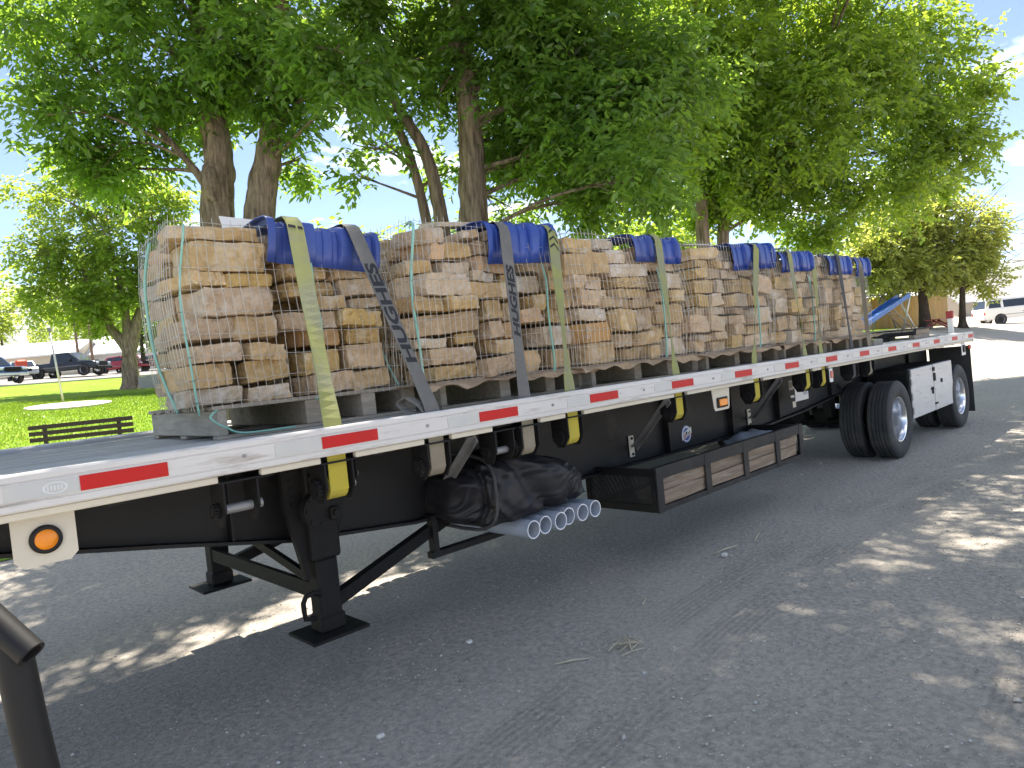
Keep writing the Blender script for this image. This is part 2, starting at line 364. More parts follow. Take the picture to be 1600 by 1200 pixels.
class MB:
    """collects shapes given in world coordinates (or in the parent's own when local=True)"""
    def __init__(s):
        s.v = []; s.f = []
    def add(s, vs, fs):
        b = len(s.v)
        s.v += [tuple(p) for p in vs]
        s.f += [tuple(i + b for i in q) for q in fs]
        return s
    def box(s, lo, hi, ch=0.0, mtx=None):
        x0, y0, z0 = lo; x1, y1, z1 = hi
        if ch <= 0:
            vs = [(x0, y0, z0), (x1, y0, z0), (x1, y1, z0), (x0, y1, z0), (x0, y0, z1), (x1, y0, z1), (x1, y1, z1), (x0, y1, z1)]
            fs = [(0, 3, 2, 1), (4, 5, 6, 7), (0, 1, 5, 4), (1, 2, 6, 5), (2, 3, 7, 6), (3, 0, 4, 7)]
        else:
            ch = min(ch, (x1 - x0) * .45, (y1 - y0) * .45, (z1 - z0) * .45)
            bm = bmesh.new()
            mat4 = Matrix.Translation(((x0 + x1) / 2, (y0 + y1) / 2, (z0 + z1) / 2)) @ Matrix.Diagonal((x1 - x0, y1 - y0, z1 - z0, 1))
            bmesh.ops.create_cube(bm, size=1, matrix=mat4)
            bmesh.ops.bevel(bm, geom=bm.edges[:], offset=ch, segments=1, profile=.5, affect='EDGES')
            bm.verts.index_update()
            vs = [tuple(v.co) for v in bm.verts]
            fs = [tuple(v.index for v in f.verts) for f in bm.faces]
            bm.free()
        if mtx is not None:
            vs = [tuple(mtx @ Vector(p)) for p in vs]
        return s.add(vs, fs)
    def tube(s, pts, rad, n=8, caps=True, flat=None, noise=0.0, seed=0):
        pts = [Vector(p) for p in pts]
        rad = rad if isinstance(rad, (list, tuple)) else [rad] * len(pts)
        vs = []; fs = []
        up = None
        for i, p in enumerate(pts):
            a = pts[max(0, i - 1)]; b = pts[min(len(pts) - 1, i + 1)]
            t = (b - a).normalized()
            if up is None:
                up = Vector((0, 0, 1)) if abs(t.z) < .9 else Vector((1, 0, 0))
            e1 = (up - t * up.dot(t)).normalized()
            up = e1
            e2 = t.cross(e1)
            for k in range(n):
                an = 2 * math.pi * k / n
                rr = rad[i]
                if n >= 40:
                    rr *= 1 + .05 * (1 - 2 * abs(mnoise.noise(Vector((math.cos(an) * 5.2 + seed, math.sin(an) * 5.2, i * .30))))) + .03 * mnoise.noise(Vector((math.cos(an) * 11, math.sin(an) * 11 + seed, i * .7)))
                if noise:
                    rr *= 1 + noise * mnoise.noise(Vector((math.cos(an) * 1.3 + seed, math.sin(an) * 1.3, i * .45)))
                vs.append(p + e1 * (math.cos(an) * rr) + e2 * (math.sin(an) * rr))
        for i in range(len(pts) - 1):
            for k in range(n):
                a = i * n + k; b = i * n + (k + 1) % n
                fs.append((a, b, b + n, a + n))
        if caps:
            fs.append(tuple(reversed(range(n))))
            fs.append(tuple(range((len(pts) - 1) * n, len(pts) * n)))
        return s.add(vs, fs)
    def bar(s, a, b, w, h, up=(0, 0, 1)):
        """rectangular bar from a to b"""
        a = Vector(a); b = Vector(b)
        t = (b - a).normalized()
        u = Vector(up)
        u = (u - t * u.dot(t))
        if u.length < 1e-4: u = Vector((0, 1, 0)) - t * t.y
        u.normalize()
        r = t.cross(u)
        vs = []
        for p in (a, b):
            for i, j in ((-1, -1), (1, -1), (1, 1), (-1, 1)):
                vs.append(p + r * (w / 2 * i) + u * (h / 2 * j))
        return s.add(vs, [(0, 3, 2, 1), (4, 5, 6, 7), (0, 1, 5, 4), (1, 2, 6, 5), (2, 3, 7, 6), (3, 0, 4, 7)])
    def prism(s, poly, axis, lo, hi):
        """polygon in the two other axes extruded along axis 'x','y' or 'z'"""
        def P(a, b, c):
            return {'x': (c, a, b), 'y': (a, c, b), 'z': (a, b, c)}[axis]
        n = len(poly)
        vs = [P(a, b, lo) for a, b in poly] + [P(a, b, hi) for a, b in poly]
        fs = [tuple(range(n)), tuple(reversed(range(n, 2 * n)))] + [(i, i + n, (i + 1) % n + n, (i + 1) % n) for i in range(n)]
        return s.add(vs, fs)
    def cyl(s, c, r, axis, lo, hi, n=20, r2=None):
        pl = lambda q: [(c[0] + q * math.cos(2 * math.pi * k / n), c[1] + q * math.sin(2 * math.pi * k / n)) for k in range(n)]
        def P(a, b, cc):
            return {'x': (cc, a, b), 'y': (a, cc, b), 'z': (a, b, cc)}[axis]
        A = pl(r); B = pl(r if r2 is None else r2)
        vs = [P(a, b, lo) for a, b in A] + [P(a, b, hi) for a, b in B]
        fs = [tuple(range(n)), tuple(reversed(range(n, 2 * n)))] + [(i, i + n, (i + 1) % n + n, (i + 1) % n) for i in range(n)]
        return s.add(vs, fs)
    def lathe(s, prof, c, axis='y', n=40, closed=False):
        """profile of (radius, offset along axis) about centre c"""
        vs = []; fs = []
        for r, h in prof:
            for k in range(n):
                an = 2 * math.pi * k / n
                a, b = r * math.cos(an), r * math.sin(an)
                vs.append({'y': (c[0] + a, c[1] + h, c[2] + b), 'x': (c[0] + h, c[1] + a, c[2] + b), 'z': (c[0] + a, c[1] + b, c[2] + h)}[axis])
        m_ = len(prof)
        for i in range(m_ if closed else m_ - 1):
            for k in range(n):
                a = i * n + k; b = i * n + (k + 1) % n
                j = (i + 1) % m_
                fs.append((a, j * n + k, j * n + (k + 1) % n, b))
        return s.add(vs, fs)
    def build(s, name, material, parent=None, smooth=False, local=False, angle=None, fix=True):
        me = bpy.data.meshes.new(name)
        o0 = org(parent) if (parent and not local) else Vector((0, 0, 0))
        me.from_pydata([(p[0] - o0.x, p[1] - o0.y, p[2] - o0.z) for p in s.v], [], s.f)
        if fix:
            bm = bmesh.new(); bm.from_mesh(me)
            bmesh.ops.recalc_face_normals(bm, faces=bm.faces[:])
            bm.to_mesh(me); bm.free()
        me.update()
        o = link(name, me, material, parent)
        if smooth:
            me.shade_smooth()
            if angle:
                me.set_sharp_from_angle(angle=R(angle))
        return o

def fast_mesh(name, V, F, material, parent=None, smooth=False):
    """V (n,3) float array in world coordinates, F (m,k) int array"""
    me = bpy.data.meshes.new(name)
    if parent:
        V = V - np.array(org(parent))
    n, k = F.shape
    me.vertices.add(len(V)); me.vertices.foreach_set('co', V.astype(np.float32).ravel())
    me.loops.add(n * k); me.loops.foreach_set('vertex_index', F.astype(np.int32).ravel())
    me.polygons.add(n)
    me.polygons.foreach_set('loop_start', np.arange(0, n * k, k, dtype=np.int32))
    me.polygons.foreach_set('loop_total', np.full(n, k, dtype=np.int32))
    me.update(calc_edges=True)
    return link(name, me, material, parent, smooth)

def smooth_path(pts, n):
    pts = [Vector(p) for p in pts]
    out = []
    m_ = len(pts)
    for i in range(m_ - 1):
        p0 = pts[max(0, i - 1)]; p1 = pts[i]; p2 = pts[i + 1]; p3 = pts[min(m_ - 1, i + 2)]
        for k in range(n):
            t = k / n
            out.append(.5 * ((2 * p1) + (p2 - p0) * t + (2 * p0 - 5 * p1 + 4 * p2 - p3) * t * t + (3 * p1 - p0 - 3 * p2 + p3) * t ** 3))
    out.append(pts[-1])
    return out

# ------------------------------------------------------------------ terrain
def sstep(t, a, b):
    t = np.clip((np.asarray(t, float) - a) / (b - a), 0, 1)
    return t * t * (3 - 2 * t)
def ground_z(x, y):
    x = np.asarray(x, float); y = np.asarray(y, float)
    z = np.interp(y, [-1e4, 4.0, 6.0, 26, 60, 100, 1e4], [0, 0, .12, 1.9, 4.45, 6.5, 6.5])
    z = z + sstep(x, 20, 38) * sstep(y, 1.5, 8) * (1 - sstep(y, 30, 60)) * (1 - .5 * sstep(x, 48, 62))
    z = z + np.clip(x - 14, 0, 90) * .006
    return z
def gz(x, y):
    return float(ground_z(x, y))

def axis_coords(lo, hi, c, fine, n):
    t = np.linspace(-1, 1, n)
    s = np.sinh(t * 5.0)
    s = s / np.abs(s).max()
    out = np.where(s < 0, c + s * (c - lo), c + s * (hi - c))
    return out
xs = np.unique(np.round(np.concatenate([np.arange(-6, 30, .5), np.arange(30, 110, 2.0), np.linspace(110, 3000, 30), np.linspace(-3000, -30, 24), np.arange(-30, -6, 2.0)]), 3))
ys = np.unique(np.round(np.concatenate([np.arange(-6, 14, .5), np.arange(14, 100, 2.0), np.linspace(100, 3000, 30), np.linspace(-3000, -30, 24), np.arange(-30, -6, 2.0)]), 3))
GX, GY = np.meshgrid(xs, ys, indexing='ij')
GZ = ground_z(GX, GY)
near = (1 - sstep(np.hypot(GX - 3, GY), 12, 30))
rngg = np.random.default_rng(5)
GZ = GZ + near * rngg.normal(0, .006, GZ.shape) - near * .004
def sheet(name, mask, dz, material):
    nx, ny = GX.shape
    idx = np.arange(nx * ny).reshape(nx, ny)
    F = np.stack([idx[:-1, :-1], idx[1:, :-1], idx[1:, 1:], idx[:-1, 1:]], -1)[mask]
    used, inv = np.unique(F, return_inverse=True)
    V = np.stack([GX.ravel(), GY.ravel(), GZ.ravel() + dz], -1)[used]
    o = fast_mesh(name, V, inv.reshape(-1, 4), material, smooth=True)
    o['kind'] = 'structure'
    return o
cxm = (GX[:-1, :-1] + GX[1:, 1:]) / 2
cym = (GY[:-1, :-1] + GY[1:, 1:]) / 2
sheet('ground', np.ones(cxm.shape, bool), 0.0, 'dirt')
lawn_mask = ((cym > 6.6) & (cym < 50) & (cxm > -120) & (cxm < 30)) | ((cxm >= 28) & (cxm < 34) & (cym > 7) & (cym < 50)) | ((cxm >= 34) & (cxm < 46) & (cym > 10) & (cym < 50))
sheet('lawn', lawn_mask, .012, 'lawn')
sheet('parking_lot', (cym > 50) & (cym < 84) & (cxm > -150) & (cxm < 60), .012, 'asphalt')

# distant hills
def hill(name, pts, depth, material):
    """ridge polyline of (x, y, z_top) built as a solid slope"""
    V = []; F = []
    n = len(pts)
    for (x, y, z) in pts:
        d = Vector((x, y, 0)).normalized() * depth
        V += [(x - d.x, y - d.y, 0), (x, y, z), (x + d.x, y + d.y, 0)]
    for i in range(n - 1):
        a = i * 3; b = a + 3
        F += [(a, b, b + 1, a + 1), (a + 1, b + 1, b + 2, a + 2)]
    mb = MB(); mb.add(V, F)
    o = mb.build(name, material, smooth=True)
    o['kind'] = 'structure'
random.seed(3)
def ridge(az0, az1, dist, h0, h1, n=60, amp=60, seed=0):
    out = []
    for i in range(n):
        t = i / (n - 1)
        az = R(az0 + (az1 - az0) * t)
        z = h0 + (h1 - h0) * t + amp * (mnoise.noise(Vector((t * 6, seed, 0))) + .5 * mnoise.noise(Vector((t * 15, seed, 3))))
        out.append((dist * math.sin(az), dist * math.cos(az), max(z, 20)))
    return out
hill('hills', ridge(-25, 16, 2600, 360, 430, amp=50, seed=1), 700, 'hill')
hill('hills', ridge(70, 118, 2400, 150, 215, amp=28, seed=5), 600, 'hill')

# ------------------------------------------------------------------ pebbles and gravel near the camera
rng = np.random.default_rng(11)
def pebbles(n, xr, yr, s0, s1, seed):
    g = np.random.default_rng(seed)
    c = np.stack([g.uniform(*xr, n), g.uniform(*yr, n), np.zeros(n)], -1)
    c[:, 2] = ground_z(c[:, 0], c[:, 1])
    base = np.array([(1, 0, 0), (0, 1, 0), (-1, 0, 0), (0, -1, 0), (0, 0, .7), (0, 0, -.5)], float)
    s = s0 + (s1 - s0) * g.power(.32, n)
    a = g.uniform(0, 6.28, n)
    v = base[None] * (s[:, None, None]) * g.uniform(.6, 1.35, (n, 6, 1)) * g.uniform(.6, 1.3, (n, 1, 3))
    ca, sa = np.cos(a)[:, None], np.sin(a)[:, None]
    vv = np.stack([v[..., 0] * ca - v[..., 1] * sa, v[..., 0] * sa + v[..., 1] * ca, v[..., 2]], -1)
    V = (vv + c[:, None]).reshape(-1, 3)
    t = np.array([(0, 1, 4), (1, 2, 4), (2, 3, 4), (3, 0, 4), (1, 0, 5), (2, 1, 5), (3, 2, 5), (0, 3, 5)])
    F = (t[None] + (np.arange(n) * 6)[:, None, None]).reshape(-1, 3)
    return V, F
V1, F1 = pebbles(42000, (-.8, 8), (-3.2, 1.4), .0016, .0075, 1)
V2, F2 = pebbles(30000, (-1, 16), (-4.5, 3.5), .003, .011, 2)
V3, F3 = pebbles(420, (-.5, 14), (-3, 1.5), .008, .022, 3)
o = fast_mesh('gravel', np.concatenate([V1, V2, V3]), np.concatenate([F1, F2 + len(V1), F3 + len(V1) + len(V2)]), 'pebble')
o['kind'] = 'stuff'

# grass blades on the part of the lawn seen over the deck
n = 60000
g = np.random.default_rng(4)
px = g.uniform(-1.5, 9, n); py = 7 + 24 * g.power(1.2, n)
h = g.uniform(.03, .075, n); a = g.uniform(0, 6.28, n)
base = np.stack([px, py, ground_z(px, py) + .008], -1)
w = .006 + .0006 * (py - 7)
d = np.stack([np.cos(a), np.sin(a), np.zeros(n)], -1)
tip = base + np.stack([g.normal(0, .025, n), g.normal(0, .025, n), h], -1)
V = np.stack([base - d * w[:, None], base + d * w[:, None], tip], 1).reshape(-1, 3)
o = fast_mesh('grass', V, np.arange(n * 3).reshape(-1, 3), 'grass')
o['kind'] = 'stuff'

# ================================================================== TRAILER
X0, X1 = -1.45, 13.16
WID = 2.59
T = thing('flatbed_trailer', 'long black flatbed trailer with white side rail and red reflector strips carrying bundled stone', 'trailer', (6.0, 1.3, 0))

def rail(near):
    f = (lambda y: y) if near else (lambda y: WID - y)
    poly = [(0.004, 1.398), (0.0, 1.404), (0.0, 1.426), (0.004, 1.428), (0.004, 1.431), (0.0, 1.433), (0.0, 1.500), (0.004, 1.502),
            (0.004, 1.505), (0.0, 1.507), (0.001, 1.527), (0.007, 1.535), (0.024, 1.536), (0.031, 1.530), (0.031, 1.398)]
    mb = MB(); mb.prism([(f(y), z) for y, z in poly], 'x', X0, X1)
    r = mb.build('side_rail', 'white', T)
    mb = MB(); mb.prism([(f(y), z) for y, z in [(.058, 1.42), (.058, 1.522), (.064, 1.531), (.118, 1.531), (.126, 1.523), (.126, 1.42)]], 'x', X0, X1)
    mb.build('rail_cap', 'alu', T)
    if near:
        for i in range(-1, 14):
            x = float(i)
            mb = MB(); mb.box((x - .155, -.0035, 1.4375), (x + .155, .001, 1.4945))
            mb.build('red_reflector', 'red_tape', r)
            mb = MB(); mb.box((x - .165 - .225, -.003, 1.4375), (x - .16, .001, 1.4945))
            gt = mb.build('grey_reflector', 'grey_tape', r)
        # bolts along the rail
        for i in range(0, 14):
            mb = MB(); mb.cyl((i + .47, 1.466), .009, 'y', -.007, .004, 8)
            mb.build('bolt', 'steel', r)
        # oval stamp on the grey strip of the nearest pair
        mb = MB()
        cxo, czo = -.235, 1.466
        ring = []
        for k in range(24):
            a = 2 * math.pi * k / 24
            ring.append((a,))
        vs = []; fs = []
        for k in range(24):
            a = 2 * math.pi * k / 24
            for rr in (1.0, .8):
                vs.append((cxo + .040 * rr * math.cos(a), -.0042, czo + .022 * rr * math.sin(a)))
        for k in range(24):
            a = k * 2; b = ((k + 1) % 24) * 2
            fs.append((a, a + 1, b + 1, b))
        mb.add(vs, fs)
        for k in range(-2, 3):
            mb.box((cxo + k * .011 - .0035, -.0044, czo - .009), (cxo + k * .011 + .0015, -.0034, czo + .009))
        mb.build('stamp', 'tape_mark', r)
    return r
rail(True); rail(False)

STR = [  # bottom x, top x, pallet no, top z, colour, hanging colour, twist
    (0.935, 1.136, 0, 2.665, 'strap_y', 'strap_y2', 0.5), (1.55, 1.52, 0, 2.65, 'strap_g', 'strap_t', 0.25),
    (2.27, 2.604, 1, 2.70, 'strap_g', 'strap_t', 0.35), (2.70, 3.099, 1, 2.71, 'strap_y', 'strap_y2', 0.9),
    (3.99, 4.326, 2, 2.70, 'strap_y', 'strap_y2', 0.9), (5.31, 5.998, 3, 2.70, 'strap_y', 'strap_y2', 0.95),
    (6.44, 6.668, 4, 2.67, 'strap_y', 'strap_y2', 0.9), (6.85, 7.40, 4, 2.66, 'strap_y', 'strap_y2', 0.85),
    (7.75, 7.962, 5, 2.67, 'strap_b', 'strap_b', 0.3), (8.30, 8.70, 5, 2.66, 'strap_t', 'strap_t', 1.0)]
# cream lower strip, cut at each winch
cuts = sorted([s[0] for s in STR[:8]] + [.45, 2.05])
edges = [X0] + [v for c in cuts for v in (c - .095, c + .095)] + [X1]
for i in range(0, len(edges), 2):
    if edges[i + 1] - edges[i] > .03:
        mb = MB(); mb.box((edges[i], .018, 1.366), (edges[i + 1], .05, 1.396), .004)
        mb.build('rub_strip', 'cream', T)
mb = MB(); mb.box((X0, WID - .05, 1.366), (X1, WID - .018, 1.396), .004)
mb.build('rub_strip', 'cream', T)

# deck planks
NP = 14
pw = (2.46 - .13) / NP
rr = random.Random(5)
for i in range(NP):
    y = .13 + i * pw
    dz = rr.uniform(-.003, .003)
    mb = MB(); mb.box((X0, y + .003, 1.462), (X1 - .02, y + pw - .003, 1.504 + dz), .004)
    mb.build('plank', 'plank', T)
# crossmembers
for i in range(24):
    x = X0 + .2 + i * .61
    mb = MB()
    mb.box((x - .03, .06, 1.44), (x + .03, 2.53, 1.455)); mb.box((x - .004, .06, 1.36), (x + .004, 2.53, 1.44)); mb.box((x - .03, .06, 1.352), (x + .03, 2.53, 1.36))
    mb.build('crossmember', 'black', T)
# front and rear frames
mb = MB(); mb.box((X0 - .05, 0, 1.36), (X0, WID, 1.53), .01); mb.build('front_header', 'white', T)
mb = MB(); mb.box((X1, 0.0, 1.36), (X1 + .05, WID, 1.53), .01); mb.build('rear_header', 'white', T)
mb = MB(); mb.box((X1 - .10, .3, .55), (X1, 2.29, .65), .01); mb.box((X1 - .08, .72, .65), (X1 - .02, .80, 1.35)); mb.box((X1 - .08, 1.79, .65), (X1 - .02, 1.87, 1.35))
mb.build('rear_bumper', 'black', T)
# main beams
prof = [(X0 + .1, 1.30), (-.35, 1.165), (.34, 1.03), (.96, .90), (1.76, .815), (3.0, .79), (5.5, .78), (6.7, .79), (7.6, .83), (8.5, .90), (9.2, .95), (12.9, .97)]
for y0 in (.70, 1.87):
    mb = MB()
    top = 1.352
    poly = [(x, z) for x, z in prof] + [(12.9, top), (X0 + .1, top)]
    mb.prism(poly, 'y', y0, y0 + .02)
    b = mb.build('main_beam', 'black', T)
    mb = MB()
    for (xa, za), (xb, zb) in zip(prof[:-1], prof[1:]):
        mb.add([(xa, y0 - .07, za - .018), (xb, y0 - .07, zb - .018), (xb, y0 + .09, zb - .018), (xa, y0 + .09, za - .018),
                (xa, y0 - .07, za), (xb, y0 - .07, zb), (xb, y0 + .09, zb), (xa, y0 + .09, za)],
               [(0, 3, 2, 1), (4, 5, 6, 7), (0, 1, 5, 4), (2, 3, 7, 6)])
    mb.box((X0 + .1, y0 - .07, 1.335), (12.9, y0 + .09, 1.3515))
    mb.build('flange', 'black', b)
    for x in (-.1, .62, 2.9, 4.7, 5.9, 7.0):
        z = np.interp(x, [p[0] for p in prof], [p[1] for p in prof])
        mb = MB(); mb.box((x - .006, y0 - .065, z + .004), (x + .006, y0 - .001, 1.333)); mb.build('stiffener', 'black', b)

# landing gear
def leg(y, sgn):
    z0 = .385
    mb = MB()
    mb.box((.945, y - .075, .80), (1.115, y + .075, 1.345), .012)
    mb.box((.965, y - .057, .46), (1.095, y + .057, .80), .01)
    L_ = mb.build('landing_leg', 'black_worn', T)
    mb = MB(); mb.box((.86, y - .15, z0), (1.20, y + .15, z0 + .018), .004); mb.build('foot_plate', 'black_worn', L_)
    mb = MB(); mb.box((.955, y - .07, z0 + .018), (1.105, y + .07, z0 + .11), .012); mb.build('foot_shoe', 'black_worn', L_)
    # wing plate bolted to the beam
    mb = MB(); mb.prism([(.84, 1.345), (.945, 1.345), (.945, .70), (.925, .70), (.84, 1.12)], 'y', y - .02, y + .02)
    for k in range(5):
        mb.cyl((.885, 1.12 + k * .045), .010, 'y', y - .03, y + .02, 6)
    mb.build('wing_bracket', 'black_worn', L_)
    mb = MB(); mb.prism([(1.115, 1.345), (1.17, 1.345), (1.17, 1.0), (1.115, .80)], 'y', y - .02, y + .02); mb.build('wing_bracket', 'black_worn', L_)
    if sgn < 0:
        mb = MB()
        mb.cyl((.985, 1.085), .092, 'y', y - .135, y - .075, 24); mb.cyl((1.065, 1.15), .085, 'y', y - .125, y - .075, 24)
        mb.box((.955, y - .12, 1.10), (1.10, y - .07, 1.28), .02)
        for k in range(8):
            a = k * .785
            mb.cyl((.985 + .075 * math.cos(a), 1.085 + .075 * math.sin(a)), .009, 'y', y - .145, y - .13, 6)
        mb.build('gearbox', 'black_worn', L_)
        mb = MB(); mb.box((1.03, y - .17, 1.02), (1.075, y - .12, 1.09), .006); mb.cyl((1.052, 1.06), .016, 'y', y - .19, y - .12, 12); mb.build('crank_socket', 'black_worn', L_)
        mb = MB(); mb.tube([(.93, y - .06, .50), (.872, y - .06, .515), (.868, y - .06, .56), (.868, y - .06, .60), (.885, y - .06, .63), (.93, y - .06, .64), (.97, y - .06, .62)], .014, 10)
        mb.build('pull_handle', 'black_worn', L_, smooth=True)
leg(.50, -1); leg(2.09, 1)
mb = MB(); mb.bar((.99, .56, .62), (.99, 2.03, .62), .03, .085); mb.build('leg_crossbar', 'black_worn', T)
mb = MB(); mb.bar((.97, .58, .70), (.97, 1.84, .93), .03, .05); mb.bar((1.03, 2.0, .70), (1.03, .80, .96), .03, .05); mb.build('leg_brace', 'black_worn', T)
mb = MB(); mb.bar((1.10, .54, .53), (2.15, .69, .80), .06, .075); mb.build('leg_brace', 'black_worn', T)
mb = MB(); mb.bar((1.10, 2.05, .53), (2.15, 1.93, .80), .06, .075); mb.build('leg_brace', 'black_worn', T)

# diagonal rail supports with white foot brackets
for (xb, zb, xt, yb) in ((1.97, .93, 1.83, .695), (4.17, .92, 3.86, .695), (6.35, .90, 5.84, .695), (8.9, 1.02, 8.5, .695)):
    a = Vector((xb, yb - .03, zb)); b = Vector((xt, .07, 1.355))
    mb = MB(); mb.bar(a, b, .052, .006); t = (b - a).normalized()
    off = Vector((0.023, 0, 0.0))
    mb.bar(a + off + Vector((0, -.012, -.015)), b + off + Vector((0, -.012, -.015)), .006, .046)
    s = mb.build('rail_support', 'steel', T)
    mb = MB(); mb.box((xb - .035, yb - .012, zb - .09), (xb + .035, yb, zb + .10), .004)
    mb.build('bracket_plate', 'cream', s)
    mb = MB()
    for dz in (-.065, .075):
        mb.cyl((xb, zb + dz), .013, 'y', yb - .022, yb - .01, 6)
    mb.build('bolt', 'black_worn', s)

# marker lamps on white plates
mb = MB(); mb.prism([(-.372, 1.366), (-.168, 1.366), (-.168, 1.205), (-.195, 1.178), (-.345, 1.178), (-.372, 1.205)], 'y', .09, .096)
pl = mb.build('marker_plate', 'cream', T)
mb = MB(); mb.lathe([(.030, -.012), (.046, -.016), (.053, -.012), (.054, 0), (.03, .0)], (-.268, .09, 1.272), 'y', 32); mb.build('lamp_gasket', 'black', pl, smooth=True)
mb = MB(); mb.lathe([(.0, -.024), (.02, -.023), (.035, -.018), (.040, -.010), (.040, .0)], (-.268, .09, 1.272), 'y', 32); mb.build('lamp_lens', 'amber', pl, smooth=True)
mb = MB(); mb.prism([(4.53, 1.366), (4.83, 1.366), (4.81, 1.20), (4.79, 1.175), (4.57, 1.175), (4.55, 1.20)], 'y', .06, .066)
pl = mb.build('marker_plate', 'cream', T)
mb = MB(); mb.box((4.59, .046, 1.198), (4.77, .06, 1.288), .03); mb.build('lamp_gasket', 'black', pl)
mb = MB(); mb.box((4.615, .036, 1.213), (4.745, .05, 1.273), .02); mb.build('lamp_lens', 'amber', pl)
mb = MB(); mb.box((6.96, .02, 1.21), (7.05, .026, 1.36), .002); pl = mb.build('marker_plate', 'post_white', T)
mb = MB(); mb.box((6.975, .008, 1.255), (7.035, .02, 1.335), .01); mb.build('lamp_lens', 'red_lens', pl)
mb = MB(); mb.box((12.50, .03, 1.16), (12.74, .036, 1.36), .002); pl = mb.build('marker_plate', 'post_white', T)
mb = MB(); mb.box((12.55, .012, 1.21), (12.69, .03, 1.33), .02); mb.build('lamp_gasket', 'black', pl)
mb = MB(); mb.box((12.86, -.01, 1.24), (12.98, .03, 1.32), .02); mb.build('side_lamp', 'red_lens', T)

# winches
def winch(x, wound, loose=False, y=.10):
    mb = MB()
    for sx in (-1, 1):
        mb.prism([(y - .075, 1.365), (y + .075, 1.365), (y + .075, 1.24), (y + .03, 1.165), (y - .03, 1.165), (y - .075, 1.24)], 'x', x + sx * .075 - .005, x + sx * .075 + .005)
    mb.box((x - .095, y - .08, 1.358), (x + .095, y + .08, 1.366))
    w_ = mb.build('strap_winch', 'black_worn', T)
    mb = MB(); mb.cyl((y, 1.235), .022, 'x', x - .075, x + .115, 14); mb.build('winch_spindle', 'steel', w_, smooth=True, angle=40)
    mb = MB(); rw = .044 if wound else .028
    mb = MB(); mb.cyl((y, 1.235), rw, 'x', x - .108, x - .082, 14)
    for k in range(12):
        a = k * .5236
        mb.cyl((y + rw * math.cos(a), 1.235 + rw * math.sin(a)), .008, 'x', x - .108, x - .084, 5)
    mb.build('ratchet_wheel', 'black_worn', w_)
    if wound:
        mb = MB(); mb.lathe([(.0, -.05), (.056, -.05), (.058, -.048), (.058, .048), (.056, .05), (0, .05)], (x, y, 1.235), 'x', 28)
        mb.build('wound_strap', wound, w_, smooth=True, angle=40)
    return w_
for s in STR:
    winch(s[0], s[5])
winch(.45, None); winch(2.05, None); winch(1.14, 'strap_t', y=.42)

# dark beam dirt plates: emblem sticker
def disc(mb, cx, cz, rx, rz, y, n=32, th=.001):
    vs = [(cx + rx * math.cos(2 * math.pi * k / n), y, cz + rz * math.sin(2 * math.pi * k / n)) for k in range(n)]
    mb.add(vs + [(cx, y, cz)], [(k, (k + 1) % n, n) for k in range(n)])
ec, ez, ey = 5.08, .905, .698
mb = MB(); mb.cyl((ec, ez), .085, 'y', ey - .002, ey + .002, 32); st = mb.build('round_sticker', 'sticker_blue', T)
mb = MB(); mb.lathe([(.062, 0), (.078, 0)], (ec, ey - .0032, ez), 'y', 32); mb.build('sticker_ring', 'post_white', st)
mb = MB(); mb.add([(ec - .088, ey - .0045, ez - .062), (ec + .088, ey - .0045, ez - .005), (ec + .088, ey - .0045, ez + .062), (ec - .088, ey - .0045, ez + .005)], [(0, 1, 2, 3)]); mb.build('sticker_band', 'post_white', st)
mb = MB(); mb.add([(ec - .088, ey - .0058, ez - .062), (ec + .088, ey - .0058, ez - .005), (ec + .088, ey - .0058, ez + .003), (ec - .088, ey - .0058, ez - .054)], [(0, 1, 2, 3)])
mb.add([(ec - .07, ey - .0058, ez - .010), (ec - .02, ey - .0058, ez + .006), (ec - .02, ey - .0058, ez + .013), (ec - .07, ey - .0058, ez - .003)], [(0, 1, 2, 3)])
mb.build('sticker_stripe', 'sticker_red', st)
mb = MB()
for k in range(5):
    x = ec - .06 + k * .027
    mb.add([(x, ey - .006, ez - .036 + k * .0087), (x + .013, ey - .006, ez - .032 + k * .0087), (x + .013, ey - .006, ez - .008 + k * .0087), (x, ey - .006, ez - .012 + k * .0087)], [(0, 1, 2, 3)])
disc(mb, ec - .005, ez + .012, .014, .014, ey - .0066, 12)
mb.build('sticker_lettering', 'ink', st)

# air line panel with white plates
mb = MB(); mb.box((7.0, .50, 1.14), (7.16, .506, 1.25), .003); p_ = mb.build('valve_plate', 'concrete', T)
mb = MB(); mb.box((7.02, .46, 1.16), (7.10, .50, 1.22), .01); mb.build('valve', 'cream', p_)
mb = MB(); mb.box((7.14, .50, .99), (7.50, .506, 1.17), .003); p_ = mb.build('registration_plate', 'paper', T)
mb = MB(); mb.box((7.36, .4985, 1.05), (7.47, .4995, 1.15)); mb.build('plate_print', 'pvc', p_)
mb = MB(); mb.box((7.06, .50, .93), (7.14, .506, 1.0), .003); mb.build('valve_plate', 'cream', T)
mb = MB(); mb.box((7.02, .49, 1.045), (7.10, .51, 1.075), .01); mb.build('small_lamp', 'post_white', T)
for k in range(2):
    mb = MB(); mb.tube([(7.22 + k * .05, .48, 1.34), (7.20 + k * .05, .44, 1.29), (7.22 + k * .05, .43, 1.23), (7.25 + k * .05, .46, 1.19)], .013, 8); mb.build('air_hose', 'wall_white', T, smooth=True)
mb = MB(); mb.tube([(7.40, .5, 1.34), (7.46, .44, 1.25), (7.45, .46, 1.18), (7.38, .52, 1.15)], .010, 8); mb.build('air_hose', 'black', T, smooth=True)

